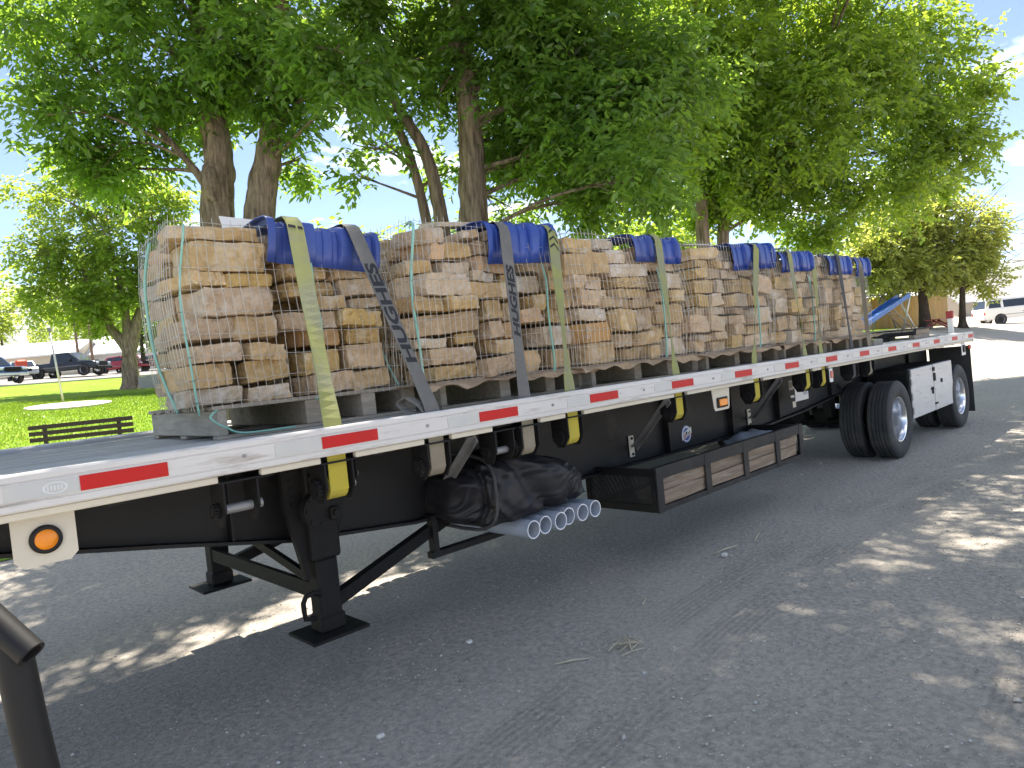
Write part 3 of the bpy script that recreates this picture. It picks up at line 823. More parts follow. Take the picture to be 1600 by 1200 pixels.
# axles, hangers, springs
for ax in (9.24, 12.30):
    mb = MB(); mb.tube([(ax, .25, .515), (ax, 2.34, .515)], .075, 16); mb.build('axle', 'black_worn', T, smooth=True, angle=40)
    for y in (.80, 1.79):
        mb = MB(); mb.prism([(ax - .52, .95), (ax - .36, .95), (ax - .38, .62), (ax - .48, .62)], 'y', y - .05, y + .05)
        mb.bar((ax - .43, y, .66), (ax + .30, y, .60), .09, .10); mb.cyl((ax + .30, y), .12, 'z', .66, .93, 18)
        mb.build('suspension_arm', 'black', T)
    mb = MB(); mb.cyl((1.3, .62), .10, 'x', ax - .32, ax - .12, 18); mb.cyl((.95, .62), .10, 'x', ax - .32, ax - .12, 18); mb.build('brake_chamber', 'black_worn', T, smooth=True, angle=40)
mb = MB(); mb.cyl((1.3, 1.10), .17, 'x', 10.0, 11.4, 24); mb.build('air_tank', 'black', T, smooth=True, angle=40)
for a, b in ((8.6, 9.6), (11.9, 12.9)):
    mb = MB(); mb.box((a, .655, .92), (b, .698, 1.33)); mb.build('hanger_plate', 'black', T)

# wheels
TY = [(.290, -.105), (.300, -.118), (.34, -.134), (.40, -.143), (.455, -.140), (.490, -.130), (.507, -.118)]
ribs = [(-.112, -.072), (-.060, -.024), (-.012, .012), (.024, .060), (.072, .112)]
for a, b in ribs:
    TY += [(.501, a - .0005), (.515, a + .001), (.515, b - .001), (.501, b + .0005)]
TY += [(.507, .118), (.490, .130), (.455, .140), (.40, .143), (.34, .134), (.300, .118), (.290, .105)]
def make_wheel(outer):
    w_ = bpy.data.objects.new('wheel', None); COL.objects.link(w_); w_.parent = T
    mb = MB(); mb.lathe(TY, (0, 0, 0), 'y', 72, closed=False)
    mb.build('tyre', 'rubber', w_, smooth=True, local=True, angle=35)
    mb = MB(); mb.lathe([(.294, -.100), (.302, -.112), (.298, -.119), (.288, -.116), (.281, -.103), (.272, -.085), (.264, -.03), (.262, .03), (.256, .07), (.24, .095), (.20, .10), (.16, .10), (.155, .105), (.0, .105)] if outer else
                        [(.294, .105), (.300, .112), (.282, .103), (.265, .05), (.25, 0), (.22, -.02), (.0, -.02)], (0, 0, 0), 'y', 56)
    mb.build('rim', 'rim', w_, smooth=True, local=True, angle=35)
    if outer:
        mb = MB(); mb.lathe([(0, .0), (.05, .0), (.072, .012), (.078, .07), (.11, .08), (.115, .105)], (0, 0, 0), 'y', 28)
        for k in range(10):
            a = k * .6283
            mb.lathe([(0, .075), (.014, .075), (.014, .10)], (.1675 * math.cos(a), 0, .1675 * math.sin(a)), 'y', 6)
        mb.build('hub', 'steel', w_, smooth=True, local=True, angle=35)
    return w_
def dup(o, parent):
    c = o.copy(); COL.objects.link(c); c.parent = parent
    for ch in o.children:
        dup(ch, c)
    return c
w_out = make_wheel(True); w_in = make_wheel(False)
tb = org(T)
first = {True: True, False: True}
for ax in (9.24, 12.30):
    for side in (0, 1):
        for outer in (True, False):
            src = w_out if outer else w_in
            w_ = src if first[outer] else dup(src, T)
            first[outer] = False
            yy = .175 if outer else .525
            w_.location = Vector((ax, yy if side == 0 else WID - yy, .513)) - tb
            w_.rotation_euler = (0, 0.3 * ax, 0) if side == 0 else (0, 0, math.pi)
mb = MB(); mb.box((13.04, .03, .17), (13.055, .66, 1.30), .003); mb.build('mud_flap', 'rubber', T)
mb = MB(); mb.box((13.04, WID - .66, .17), (13.055, WID - .03, 1.30), .003); mb.build('mud_flap', 'rubber', T)

# toolbox between the axles
mb = MB(); mb.box((9.80, .075, .445), (11.88, .62, 1.135), .012); tbx = mb.build('toolbox', 'black', T)
for (xa, xb) in ((9.82, 10.86), (10.90, 11.89)):
    mb = MB(); mb.box((xa, .048, .440), (xb, .074, 1.128), .01); mb.build('toolbox_door', 'white', tbx)
mb = MB()
for (x, z0, z1) in ((10.88, 1.03, 1.09), (10.90, .88, 1.0)):
    mb.box((x - .05, .034, z0), (x + .05, .048, z1), .008)
mb.box((10.70, .034, .76), (10.82, .048, .80), .006); mb.box((10.74, .030, .70), (10.78, .05, .80), .006)
mb.box((10.84, .034, .53), (10.98, .048, .56), .006); mb.box((11.22, .036, .83), (11.30, .048, .89), .004)
mb.build('latch', 'black_worn', tbx)
mb = MB()
for z in (.55, .75, .95, 1.08):
    mb.box((9.795, .04, z - .05), (9.83, .05, z + .05), .004)
mb.build('hinge', 'steel', tbx)

# open rack under the beam
rk0, rk1, ry0, ry1, rz0, rz1 = 3.66, 6.33, .10, .82, .487, .838
mb = MB()
mb.box((rk0, ry0, rz1 - .095), (rk1, ry0 + .012, rz1)); mb.box((rk0, ry0 + .012, rz1 - .008), (rk1, ry0 + .05, rz1))
mb.box((rk0, ry1 - .05, rz1 - .06), (rk1, ry1, rz1))
mb.box((rk0, ry0, rz0), (rk1, ry0 + .05, rz0 + .04)); mb.box((rk0, ry1 - .05, rz0), (rk1, ry1, rz0 + .04))
RK = mb.build('storage_rack', 'black_rack', T)
for x in (rk0 + .001, 4.38, 5.05, 5.70, rk1 - .09):
    mb = MB(); mb.box((x, ry0 - .003, rz0 - .002), (x + .085, ry0 + .009, rz1 - .002)); mb.build('rack_post', 'black_rack', RK)
for x in (rk0 - .004, rk1 - .03):
    mb = MB(); mb.box((x, ry0 + .014, rz0 + .002), (x + .03, ry0 + .05, rz1 - .01)); mb.box((x, ry1 - .04, rz0), (x + .03, ry1 - .002, rz1 - .002))
    mb.box((x, ry0 + .05, rz1 - .07), (x + .03, ry1 - .04, rz1 - .009)); mb.box((x, ry0 + .05, rz0), (x + .03, ry1 - .04, rz0 + .06)); mb.build('end_frame', 'black', RK)
for x in (3.8, 4.6, 5.4, 6.2):
    mb = MB(); mb.box((x, .745, rz1), (x + .05, .755, 1.0)); mb.box((x, .70, .805), (x + .05, .755, .812)); mb.build('hanger', 'black', RK)
def expanded(name, p00, ux, uy, nx, ny, parent, r=.0035):
    """diamond mesh of thin strands"""
    mb = MB(); p00 = Vector(p00); ux = Vector(ux); uy = Vector(uy)
    for i in range(nx + ny):
        for s in (0, 1):
            # diagonals clipped to the panel
            a0, b0 = (max(0, i - ny), max(0, ny - i) if False else 0), None
            pts = []
            for t0 in range(0, ny + 1):
                u = i - t0
                if 0 <= u <= nx:
                    pts.append((u if s == 0 else nx - u, t0))
            if len(pts) > 1:
                A = p00 + ux * (pts[0][0] / nx) + uy * (pts[0][1] / ny)
                B = p00 + ux * (pts[-1][0] / nx) + uy * (pts[-1][1] / ny)
                mb.tube([A, B], r, 3, caps=False)
    o = mb.build(name, 'black_rack', parent, fix=False)
    o['kind'] = 'stuff'
    return o
expanded('wire_floor', (rk0 + .02, ry0 + .04, rz0 + .022), (rk1 - rk0 - .04, 0, 0), (0, ry1 - ry0 - .08, 0), 60, 30, RK)
expanded('wire_end', (rk0 + .014, ry0 + .05, rz0 + .05), (0, ry1 - ry0 - .09, 0), (0, 0, rz1 - rz0 - .11), 26, 22, RK)
expanded('wire_back', (rk0 + .02, ry1 - .024, rz0 + .03), (rk1 - rk0 - .04, 0, 0), (0, 0, .3), 80, 22, RK)
# pipe cradle under the beam
for y in (.62, 1.93):
    mb = MB()
    mb.box((1.84, y - .03, .555), (3.12, y + .03, .595)); mb.box((1.86, y - .03, .595), (1.90, y + .03, .83)); mb.box((3.07, y - .03, .595), (3.11, y + .03, .83))
    mb.build('pipe_cradle', 'black', T)

# ---- things carried in the rack and cradle
def plank_obj(x0, x1, y0, y1, z0, z1, label, group, material='wood_rack', warp=.03):
    mb = MB(); nseg = 8
    vs = []; fs = []
    for i in range(nseg + 1):
        x = x0 + (x1 - x0) * i / nseg
        w = [random.uniform(-warp, warp) * .35 for _ in range(4)]
        vs += [(x, y0 + w[0], z0), (x, y1 + w[1], z0), (x, y1 + w[2], z1 + w[3] * .6), (x, y0 + w[0], z1 + w[2] * .6)]
    for i in range(nseg):
        for k in range(4):
            a = i * 4 + k; b = i * 4 + (k + 1) % 4
            fs.append((a, b, b + 4, a + 4))
    fs += [(3, 2, 1, 0), tuple(nseg * 4 + k for k in range(4))]
    mb.add(vs, fs)
    o = mb.build('plank' if False else 'timber_plank', material)
    return tag(o, label, 'plank', group)
random.seed(8)
plank_obj(3.74, 6.22, .125, .165, .535, .638, 'rough brown timber plank at the bottom front of the black under-trailer rack', 'timber planks in the rack')
plank_obj(3.72, 6.20, .120, .165, .645, .735, 'rough brown timber plank resting on another at the front of the black under-trailer rack', 'timber planks in the rack')
plank_obj(3.80, 6.10, .20, .30, .535, .625, 'timber plank lying on the rack floor behind the front planks', 'timber planks in the rack', 'wood_grey')
plank_obj(3.86, 5.6, .36, .46, .535, .60, 'grey timber plank lying deeper inside the under-trailer rack', 'timber planks in the rack', 'wood_grey')
# cloth in the rack
def blob(name, c, s, material, label, cat, amp=.15, freq=2.0, seed=0, sub=4, sharp=.6):
    bm = bmesh.new(); bmesh.ops.create_icosphere(bm, subdivisions=sub, radius=1)
    for v in bm.verts:
        p = v.co.copy()
        q = Vector([math.copysign(abs(t) ** sharp, t) for t in p])
        nn = mnoise.noise(q * freq + Vector((seed, 0, 0)))
        rn = 1 - abs(mnoise.noise(q * freq * 1.7 + Vector((0, seed, 5)))) * 2
        q *= 1 + amp * nn + amp * .6 * rn * .5
        v.co = Vector((c[0] + q.x * s[0], c[1] + q.y * s[1], c[2] + q.z * s[2]))
    me = bpy.data.meshes.new(name); bm.to_mesh(me); bm.free(); me.shade_smooth()
    o = link(name, me, material)
    return tag(o, label, cat)
blob('folded_cloth', (5.95, .45, .66), (.26, .22, .13), 'pvc', 'crumpled blue grey cloth lying inside the under-trailer rack', 'cloth', .35, 2.2, 3)

# grey pipes
pipe_lab = ['leftmost of the six grey plastic pipes under the trailer', 'second grey plastic pipe from the left under the black tarp', 'third grey plastic pipe from the left under the trailer, bluish inside',
            'fourth grey plastic pipe from the left under the trailer', 'fifth grey plastic pipe from the left under the trailer', 'rightmost of the six grey plastic pipes, nearest the black rack']
for k in range(6):
    x = 2.385 + k * .1275
    y0 = [.20, .215, .19, .23, .21, .20][k]
    mb = MB(); z = .657
    mb.lathe([(.061, y0 + .004), (.0595, y0), (.054, y0), (.0525, y0 + .004), (.0525, 2.35), (.061, 2.35)], (x, 0, z), 'y', 28, closed=True)
    o = mb.build('plastic_pipe', 'pvc', smooth=True, angle=40)
    tag(o, pipe_lab[k], 'pipe', 'grey pipes slung under the trailer')
    mb = MB(); mb.lathe([(.0605, 0), (.053, 0)], (x, y0 - .001, z), 'y', 28); mb.build('pipe_rim', 'pvc_end', o, smooth=False)

# black tarpaulin bundle on the pipes
def tarp():
    bm = bmesh.new(); bmesh.ops.create_icosphere(bm, subdivisions=6, radius=1)
    for v in bm.verts:
        p = v.co.copy()
        q = Vector([math.copysign(abs(t) ** .62, t) for t in p])
        # taper towards the right end, which ends in a pointed fold
        t = (q.x + 1) / 2
        hgt = (1.0 - .42 * max(0, t - .45) / .55)
        q.z = (q.z + 1) * hgt - 1
        f1 = 1 - abs(mnoise.noise(Vector((p.x * 3.2 + p.z * 1.1, p.y * .8, p.z * 1.2)) + Vector((4, 2, 0)))) * 2
        f2 = 1 - abs(mnoise.noise(Vector((p.x * 6 - p.z * 4, p.y * 2, p.z * 3)) + Vector((1, 8, 0)))) * 2
        lump = mnoise.noise(Vector((p.x * 1.7, p.y, p.z)) * 1.2 + Vector((9, 1, 3)))
        q *= 1 + .10 * f1 + .035 * f2 + .12 * lump
        # a deep crease between the standing roll and the lying fold
        q *= 1 - .16 * math.exp(-((p.x + .02 + .25 * p.z) / .07) ** 2)
        # strap pinch
        q *= 1 - .10 * math.exp(-((p.x + .62) / .05) ** 2)
        y = .58 + q.y * .34
        v.co = Vector((2.46 + q.x * .52, y - (.06 * max(0, q.x)), .945 + q.z * .225))
    me = bpy.data.meshes.new('tarpaulin'); bm.to_mesh(me); bm.free(); me.shade_smooth()
    o = link('tarpaulin', me, 'tarp')
    tag(o, 'rolled black tarpaulin bundle stuffed above the grey pipes under the trailer', 'tarpaulin')
    mb = MB(); pts = []
    for k in range(25):
        a = 2 * math.pi * k / 24
        pts.append((2.10 + .01 * math.sin(a), .58 + .37 * math.copysign(abs(math.cos(a)) ** .6, math.cos(a)), .945 + .245 * math.copysign(abs(math.sin(a)) ** .6, math.sin(a))))
    mb.tube(pts, .012, 6, caps=False); mb.build('tie_strap', 'strap_b', o, smooth=True)
tarp()
# ================================================================== PALLETS OF STONE
#        x0    x1    yfront  yback  ztop
PAL = [(.53, 1.75, .70, 1.42, 2.645), (1.84, 3.31, .52, 1.50, 2.71), (3.24, 4.80, .42, 1.50, 2.70), (4.83, 6.33, .36, 1.48, 2.69), (6.37, 7.54, .32, 1.46, 2.67), (7.58, 8.98, .30, 1.44, 2.67)]
which = ['nearest bundle of tan stone slabs, at the front end of the trailer', 'second bundle of stone slabs from the front, with a white slab corner on top',
         'third bundle of stone slabs from the front, behind the narrow ribbed blue protector', 'fourth bundle of stone slabs, near the middle of the trailer',
         'fifth bundle of stone slabs, second from the rear of the load', 'rearmost bundle of stone slabs, held by the black strap']
pl_lab = ['weathered grey wooden pallet under the nearest stone bundle', 'weathered wooden pallet under the second stone bundle from the front', 'weathered wooden pallet under the third stone bundle from the front',
          'wooden pallet under the fourth stone bundle from the front', 'wooden pallet under the fifth stone bundle, second from the rear', 'wooden pallet under the rearmost stone bundle']
ZB = 1.69
def stone_mesh(sx, sy, sz, rnd, nx, ny, nz):
    """split stone slab centred at origin: subdivided box with broken faces"""
    lx = [-.5 + i / nx for i in range(nx + 1)]; ly = [-.5 + i / ny for i in range(ny + 1)]; lz = [-.5 + i / nz for i in range(nz + 1)]
    off = Vector((rnd.uniform(0, 100), rnd.uniform(0, 100), rnd.uniform(0, 100)))
    # uneven corners in plan
    cut = [rnd.uniform(-.13, .03) for _ in range(4)]
    wedge = rnd.uniform(-.15, .15)
    idx = {}; vs = []; fs = []
    def vid(i, j, k):
        if (i, j, k) in idx: return idx[(i, j, k)]
        x, y, z = lx[i] * sx, ly[j] * sy, lz[k] * sz
        q = Vector((x, y, z))
        nn = mnoise.noise_vector(q * 9 + off); n2 = mnoise.noise_vector(q * 26 + off * 2)
        ex = (i in (0, nx)); ey = (j in (0, ny)); ez = (k in (0, nz))
        d = Vector((nn.x * .016 + n2.x * .008, nn.y * .026 + n2.y * .015, nn.z * .008 + n2.z * .004))
        ne = ex + ey + ez
        if ne >= 2:                       # chipped arrises
            q *= 1 - (.018 + .055 * abs(mnoise.noise(q * 14 + off))) * (1.0 if ne == 2 else 1.5)
        q += d
        c = (0 if i * 2 <= nx else 1) + (0 if j * 2 <= ny else 2)
        q.x += cut[c] * sx * (abs(lx[i]) * 2) * (-1 if lx[i] > 0 else 1) * -1
        q.z += wedge * sz * lx[i]
        idx[(i, j, k)] = len(vs); vs.append(tuple(q))
        return idx[(i, j, k)]
    for j in range(ny):
        for k in range(nz):
            fs.append((vid(0, j, k), vid(0, j, k + 1), vid(0, j + 1, k + 1), vid(0, j + 1, k)))
            fs.append((vid(nx, j, k), vid(nx, j + 1, k), vid(nx, j + 1, k + 1), vid(nx, j, k + 1)))
    for i in range(nx):
        for k in range(nz):
            fs.append((vid(i, 0, k), vid(i + 1, 0, k), vid(i + 1, 0, k + 1), vid(i, 0, k + 1)))
            fs.append((vid(i, ny, k), vid(i, ny, k + 1), vid(i + 1, ny, k + 1), vid(i + 1, ny, k)))
        for j in range(ny):
            fs.append((vid(i, j, 0), vid(i, j + 1, 0), vid(i + 1, j + 1, 0), vid(i + 1, j, 0)))
            fs.append((vid(i, j, nz), vid(i + 1, j, nz), vid(i + 1, j + 1, nz), vid(i, j + 1, nz)))
    return vs, fs

def put_stone(root, c, size, rot, rnd, hi):
    vs, fs = stone_mesh(*size, rnd, *((9, 4, 4) if hi else (5, 2, 3)))
    me = bpy.data.meshes.new('stone')
    me.from_pydata(vs, [], fs); me.update()
    r_ = rnd.random()
    o = link('stone', me, 'stone' if r_ < .74 else ('stone_grey' if r_ < .955 else 'stone_orange'), root)
    o.location = Vector(c) - org(root)
    o.rotation_euler = rot
    return o

def split(total, lo, hi, rnd):
    out = []; left = total
    while left > hi:
        w = rnd.uniform(lo, hi)
        if left - w < lo * .8: w = left * .5
        out.append(w); left -= w
    out.append(left)
    rnd.shuffle(out)
    return out

for pi, (x0, x1, yf, yb, zt) in enumerate(PAL):
    rnd = random.Random(100 + pi)
    hi = pi < 3
    root = thing('stone_bundle', which[pi], 'stone bundle', ((x0 + x1) / 2, (yf + yb) / 2, ZB), 'stone bundles on the flatbed')
    # front face: side by side panels, each with its own courses
    H = zt - ZB
    def shape(t):
        """left and right limits of the stack at relative height t"""
        bulge = .075 * math.sin(math.pi * t)
        lean = -.02 * t if pi == 0 else .05 * t if pi == 1 else 0
        rtrim = .26 * max(0, t - .25) if pi == 2 else .06 * t
        return x0 - bulge * .6 + lean, x1 + bulge * .4 + lean * .3 - rtrim, bulge
    npan = 2 if x1 - x0 < 1.35 else 3
    cutp = [0] + sorted((k + 1) / npan + rnd.uniform(-.07, .07) for k in range(npan - 1)) + [1]
    for pn in range(npan):
        nC = rnd.choice((7, 8, 9))
        hs = [rnd.choice((.7, .9, 1.0, 1.15, 1.45)) for _ in range(nC)]
        tot = sum(hs); hs = [h * H / tot for h in hs]
        z = ZB
        for ci, h in enumerate(hs):
            t = (z + h / 2 - ZB) / H
            xa, xb, bulge = shape(t)
            jit = lambda c: 0 if c in (0, 1) else rnd.uniform(-.13, .13)
            xl = xa + (xb - xa) * cutp[pn] + jit(cutp[pn]) + (rnd.uniform(-.045, .05) if pn == 0 else 0)
            xr = xa + (xb - xa) * cutp[pn + 1] + (rnd.uniform(-.06, .04) if pn == npan - 1 else 0)
            wide = xr - xl
            k = 1 if (wide < .56 and rnd.random() < .68) else 2 if wide < .85 else rnd.choice((2, 2, 3))
            f = [rnd.uniform(.7, 1.35) for _ in range(k)]; f = [q * wide / sum(f) for q in f]
            x = xl
            if ci == nC - 1 and rnd.random() < .35:
                f = f[:1]
            for wi, w in enumerate(f):
                dep = rnd.uniform(.30, .42)
                gap = rnd.choice([.006, .010, .02, .045, .08])
                th = h * rnd.uniform(.82, .985)
                yy = yf + rnd.uniform(-.045, .05) - bulge * .5
                free = (h - th) / max(.1, w)
                tl = rnd.uniform(-.8, .8) * min(.07, free * 1.6)
                put_stone(root, (x + w / 2 + gap / 2, yy + dep / 2, z + th / 2 + .001), (max(.1, w - gap), dep, th),
                          (rnd.uniform(-.05, .05), tl, rnd.uniform(-.17, .17)), rnd, hi)
                x += w
            z += h
    # stones behind, showing at the end faces and through the joints
    nC = 10
    hs = [rnd.uniform(.8, 1.25) for _ in range(nC)]
    tot = sum(hs); z = ZB
    for h in [q * H / tot for q in hs]:
        xa, xb, bulge = shape((z + h / 2 - ZB) / H)
        ym = yf + .41
        ws = split(xb - xa - .07, .35, .75, rnd)
        x = xa + .05 + rnd.uniform(-.02, .03)
        for w in ws:
            th = h * rnd.uniform(.86, .98)
            put_stone(root, (x + w / 2, (ym + yb) / 2 + rnd.uniform(-.02, .02), z + th / 2 + .001), (w - .012, yb - ym, th),
                      (rnd.uniform(-.012, .012), rnd.uniform(-.012, .012), rnd.uniform(-.03, .03)), rnd, False)
            x += w
        z += h
    # welded wire wrapped round the stack
    nv_x = int((x1 - x0 + .06) / .044); per = []
    def wall(tt, zz):
        """outline of the wrap: tt in 0..1 along left end, front and right end"""
        t = (zz - ZB) / H
        bl = .075 * math.sin(math.pi * min(1, max(0, t)))
        lean = (-.02 * t if pi == 0 else .05 * t if pi == 1 else 0)
        rt = .26 * max(0, t - .25) if pi == 2 else .06 * t
        xa = x0 - bl * .6 - .028 + lean; xb = x1 + bl * .4 + .028 - rt
        ya = yf - .055 - bl * .4; yb2 = yb + .02
        l1 = yb2 - ya; l2 = xb - xa; L_ = 2 * l1 + 2 * l2
        s = (tt % 1.0) * L_
        if s < l1: return Vector((xa + .075 * (1 - s / l1), yb2 - s, zz))
        s -= l1
        if s < l2: return Vector((xa + s, ya, zz))
        s -= l2
        if s < l1: return Vector((xb, ya + s, zz))
        s -= l1
        return Vector((xb - s * (l2 - .075) / l2, yb2, zz))
    perim = 2 * (x1 - x0 + yb - yf)
    NV = int(perim / .046); NZ = 14 if hi else 9
    zs = [ZB - .02 + (H + .045) * k / NZ for k in range(NZ + 1)]
    wr = .0019 if pi < 2 else .0022
    V = []; Q = []
    def wire(pts):
        b0 = len(V)
        for i, p in enumerate(pts):
            a = pts[max(0, i - 1)]; b = pts[min(len(pts) - 1, i + 1)]
            t = (b - a).normalized()
            e1 = t.orthogonal().normalized(); e2 = t.cross(e1)
            for k in range(3):
                an = 2.094 * k
                V.append(p + e1 * (math.cos(an) * wr) + e2 * (math.sin(an) * wr))
        for i in range(len(pts) - 1):
            for k in range(3):
                Q.append((b0 + i * 3 + k, b0 + i * 3 + (k + 1) % 3, b0 + (i + 1) * 3 + (k + 1) % 3, b0 + (i + 1) * 3 + k))
    def jig(p, s):
        nv = mnoise.noise_vector(p * 3.1 + Vector((pi * 7, 0, s))) ; n2 = mnoise.noise_vector(p * 9 + Vector((0, pi * 3, s)))
        return p + Vector((nv.x * .016 + n2.x * .006, nv.y * .014 + n2.y * .006, nv.z * .014 + n2.z * .005))
    for i in range(NV):
        top = zs[-1] + rnd.uniform(-.02, .02)
        wire([jig(wall(i / NV, zz if zz < zs[-1] else top), 0) for zz in zs])
    nh = 9
    for k in range(nh):
        zz = ZB + .02 + (H - .02) * k / (nh - 1)
        wire([jig(wall(i / NV, zz), 0) for i in range(NV + 1)])
    o = fast_mesh('wire_mesh', np.array([tuple(p) for p in V]), np.array(Q), 'wire', root)
    o['kind'] = 'stuff'
    # teal cord ties
    cx = {0: 1.225, 1: 3.0, 2: 4.33, 3: 5.95, 4: 7.2, 5: 8.78}[pi]
    sw = rnd.uniform(-.02, .02)
    mb = MB(); mb.tube(smooth_path([(cx - .02, yf - (.01 if pi == 0 else .07), zt - (0 if pi == 0 else .235)), (cx - .01, yf - .078, zt - (.06 if pi == 0 else .29)), (cx, yf - .085, ZB + .6 * H), (cx + sw, yf - .09, ZB + .4 * H), (cx + .01, yf - .075, ZB + .02), (cx - .03, yf - .04, ZB - .02), (cx - .04, yf + .1, ZB - .03)], 5), .0075, 6).build('cord', 'teal', root, smooth=True)
    if pi in (0, 1):
        mb = MB(); mb.tube(smooth_path([(x0 - .03, yf + .35, zt - .03), (x0 - .075, yf + .36, ZB + .7 * H), (x0 - .07, yf + .33, ZB + .3 * H), (x0 - .03, yf + .2, ZB - .02)], 5), .008, 6).build('cord', 'teal', root, smooth=True)
        mb = MB(); mb.tube(smooth_path([(x0 + .05, yf + .05, zt + .0), (x0 + .01, yf - .07, zt - .05), (x0 - .035, yf - .05, ZB + .6 * H), (x0 - .02, yf - .05, ZB + .2 * H), (x0 + .0, yf - .03, ZB - .04)], 5), .006 if pi == 0 else .009, 6).build('cord', 'teal', root, smooth=True)
    if pi == 0:
        mb = MB(); mb.tube(smooth_path([(x0 + .1, yf - .02, ZB - .02), (x0 + .04, yf - .07, ZB - .06), (x0 + .12, yf - .06, ZB - .12), (x0 + .22, yf - .05, ZB - .16), (x0 + .5, yf - .06, ZB - .165)], 5), .006, 6).build('cord', 'teal', root, smooth=True)
    # crumpled brown paper under the stones
    if pi in (1, 2, 3, 4, 5):
        nx_ = 40; vs = []; fs = []
        for i in range(nx_ + 1):
            xx = x0 - .10 + (x1 - x0 + .26) * i / nx_
            for j, (dy, dz) in enumerate(((.30, 0), (.05, 0), (-.06, -.005), (-.13, -.03), (-.16, -.07))):
                nn = mnoise.noise(Vector((xx * 5, j * .8, pi))); n2 = mnoise.noise(Vector((xx * 13, j * 1.7, pi + 4)))
                vs.append((xx, yf + dy + nn * .04 * (j > 1), ZB - .012 + dz * (.5 + nn) + (n2 * .012 + nn * .01) * (j > 1)))
        for i in range(nx_):
            for j in range(4):
                a = i * 5 + j; fs.append((a, a + 1, a + 6, a + 5))
        mb = MB(); mb.add(vs, fs)
        o = mb.build('paper_sheet', 'kraft', root)
        sm = o.modifiers.new('solid', 'SOLIDIFY'); sm.thickness = .004

    # ---------- wooden pallet
    px0, px1 = (x0 + .09, x1 + .14) if pi == 0 else (x0 + .12, x1 + .10)
    py0, py1 = yf - .03, (1.80 if pi == 0 else yb + .10)
    pr = thing('wooden_pallet', pl_lab[pi], 'pallet', ((px0 + px1) / 2, (py0 + py1) / 2, 1.507), 'pallets under the stone bundles')
    zb0 = 1.507
    mat_p = 'wood_grey'
    def board(lo, hi_, name='board', material='wood_grey'):
        mb = MB(); mb.box(lo, hi_, .004)
        mb.build(name, material, pr)
    # bottom boards along x at front / middle / back, stringer blocks, top boards
    for yy in (py0, (py0 + py1) / 2 - .05, py1 - .10):
        board((px0, yy, zb0), (px1, yy + .10, zb0 + .02))
    if pi == 0:
        xsn = (px0, px0 + .50, px1 - .40, px1 - .10)
    else:
        xsn = (px0, px0 + (px1 - px0) * .36, px0 + (px1 - px0) * .68, px1 - .09)
    for k, xx in enumerate(xsn):
        w = .10 if k else .05
        board((xx, py0 + .002, zb0 + .021), (xx + w, py1 - .002, zb0 + .158), 'stringer', 'wood_end' if k == 0 else 'wood_grey')
    nb = 8
    for k in range(nb):
        yy = py0 + (py1 - py0 - .095) * k / (nb - 1)
        board((px0 - .01 + rnd.uniform(-.01, .01), yy, zb0 + .159), (px1 + rnd.uniform(-.01, .02), yy + .095, zb0 + .181))

# white upright plastic or paper pieces on the load
def flat_piece(name, vs, label, cat, material='paper', th=.006):
    mb = MB(); mb.add(vs, [tuple(range(len(vs)))])
    o = mb.build(name, material)
    sm = o.modifiers.new('solid', 'SOLIDIFY'); sm.thickness = th
    return tag(o, label, cat)
flat_piece('paper_flap', [(1.02, 1.25, 2.63), (1.22, 1.20, 2.63), (1.20, 1.26, 2.84), (1.00, 1.31, 2.86)], 'white card flap standing up on the nearest stone bundle before two trunks', 'card')
flat_piece('stone_flake', [(2.30, .75, 2.765), (2.72, .58, 2.755), (2.55, .95, 2.80), (2.30, .98, 2.80)], 'pale flat slab corner lying on the second stone bundle beside the blue protector', 'slab', 'stone_grey', .03)
flat_piece('paper_sheet', [(5.25, .55, 2.74), (5.60, .50, 2.745), (5.62, .85, 2.80), (5.30, .9, 2.82)], 'white sheet lying on the fourth stone bundle beside the blue protector', 'sheet')
flat_piece('paper_sheet', [(3.75, .60, 2.72), (3.98, .55, 2.72), (4.0, .85, 2.77), (3.78, .9, 2.775)], 'small pale sheet on the third stone bundle beside the narrow blue protector', 'sheet')

# ================================================================== EDGE PROTECTORS
def protector(x0, x1, pi, zt, drop, label, tilt=0.0, nrib=3, skew=0.0):
    yf = PAL[pi][2] - .055
    root_w = x1 - x0
    # cross profile front bottom -> corner -> top rear
    prof = [(-.015, -drop), (-.014, -drop * .66), (-.012, -drop * .33), (-.008, -.045), (.006, -.012), (.035, .002), (.12, .004), (.22, .0), (.30, -.012)]
    n = nrib * 40
    vs = []; fs = []
    for i in range(n + 1):
        u = i / n
        ph = (u * nrib + .18) % 1.0
        # wide flat pads separated by raised ribs
        rib = .030 * (sstep(ph, .03, .07) * (1 - sstep(ph, .36, .41))) + .010 * (sstep(ph, .60, .63) * (1 - sstep(ph, .84, .87)))
        rib = float(rib)
        for j, (dy, dz) in enumerate(prof):
            k = min(1.0, j / 3) if j < 3 else 1.0
            out = rib * (.35 if j == 0 else 1.0)
            if j < 4: oy, oz = -out, 0
            elif j < 6: oy, oz = -out * .7, out * .7
            else: oy, oz = 0, out
            xx = x0 + root_w * u + (skew * (-dz))
            w = .006 * mnoise.noise(Vector((u * 4, j * .5, x0)))
            vs.append((xx, yf + dy + oy + w, zt + dz + oz + tilt * (u - .5) * root_w + w))
    m_ = len(prof)
    for i in range(n):
        for j in range(m_ - 1):
            a = i * m_ + j
            fs.append((a, a + m_, a + m_ + 1, a + 1))
    mb = MB(); mb.add(vs, fs)
    o = mb.build('edge_protector', 'blue', smooth=True, angle=38)
    sm = o.modifiers.new('solid', 'SOLIDIFY'); sm.thickness = .006; sm.offset = 1
    tag(o, label, 'edge protector', 'blue edge protectors on the load')
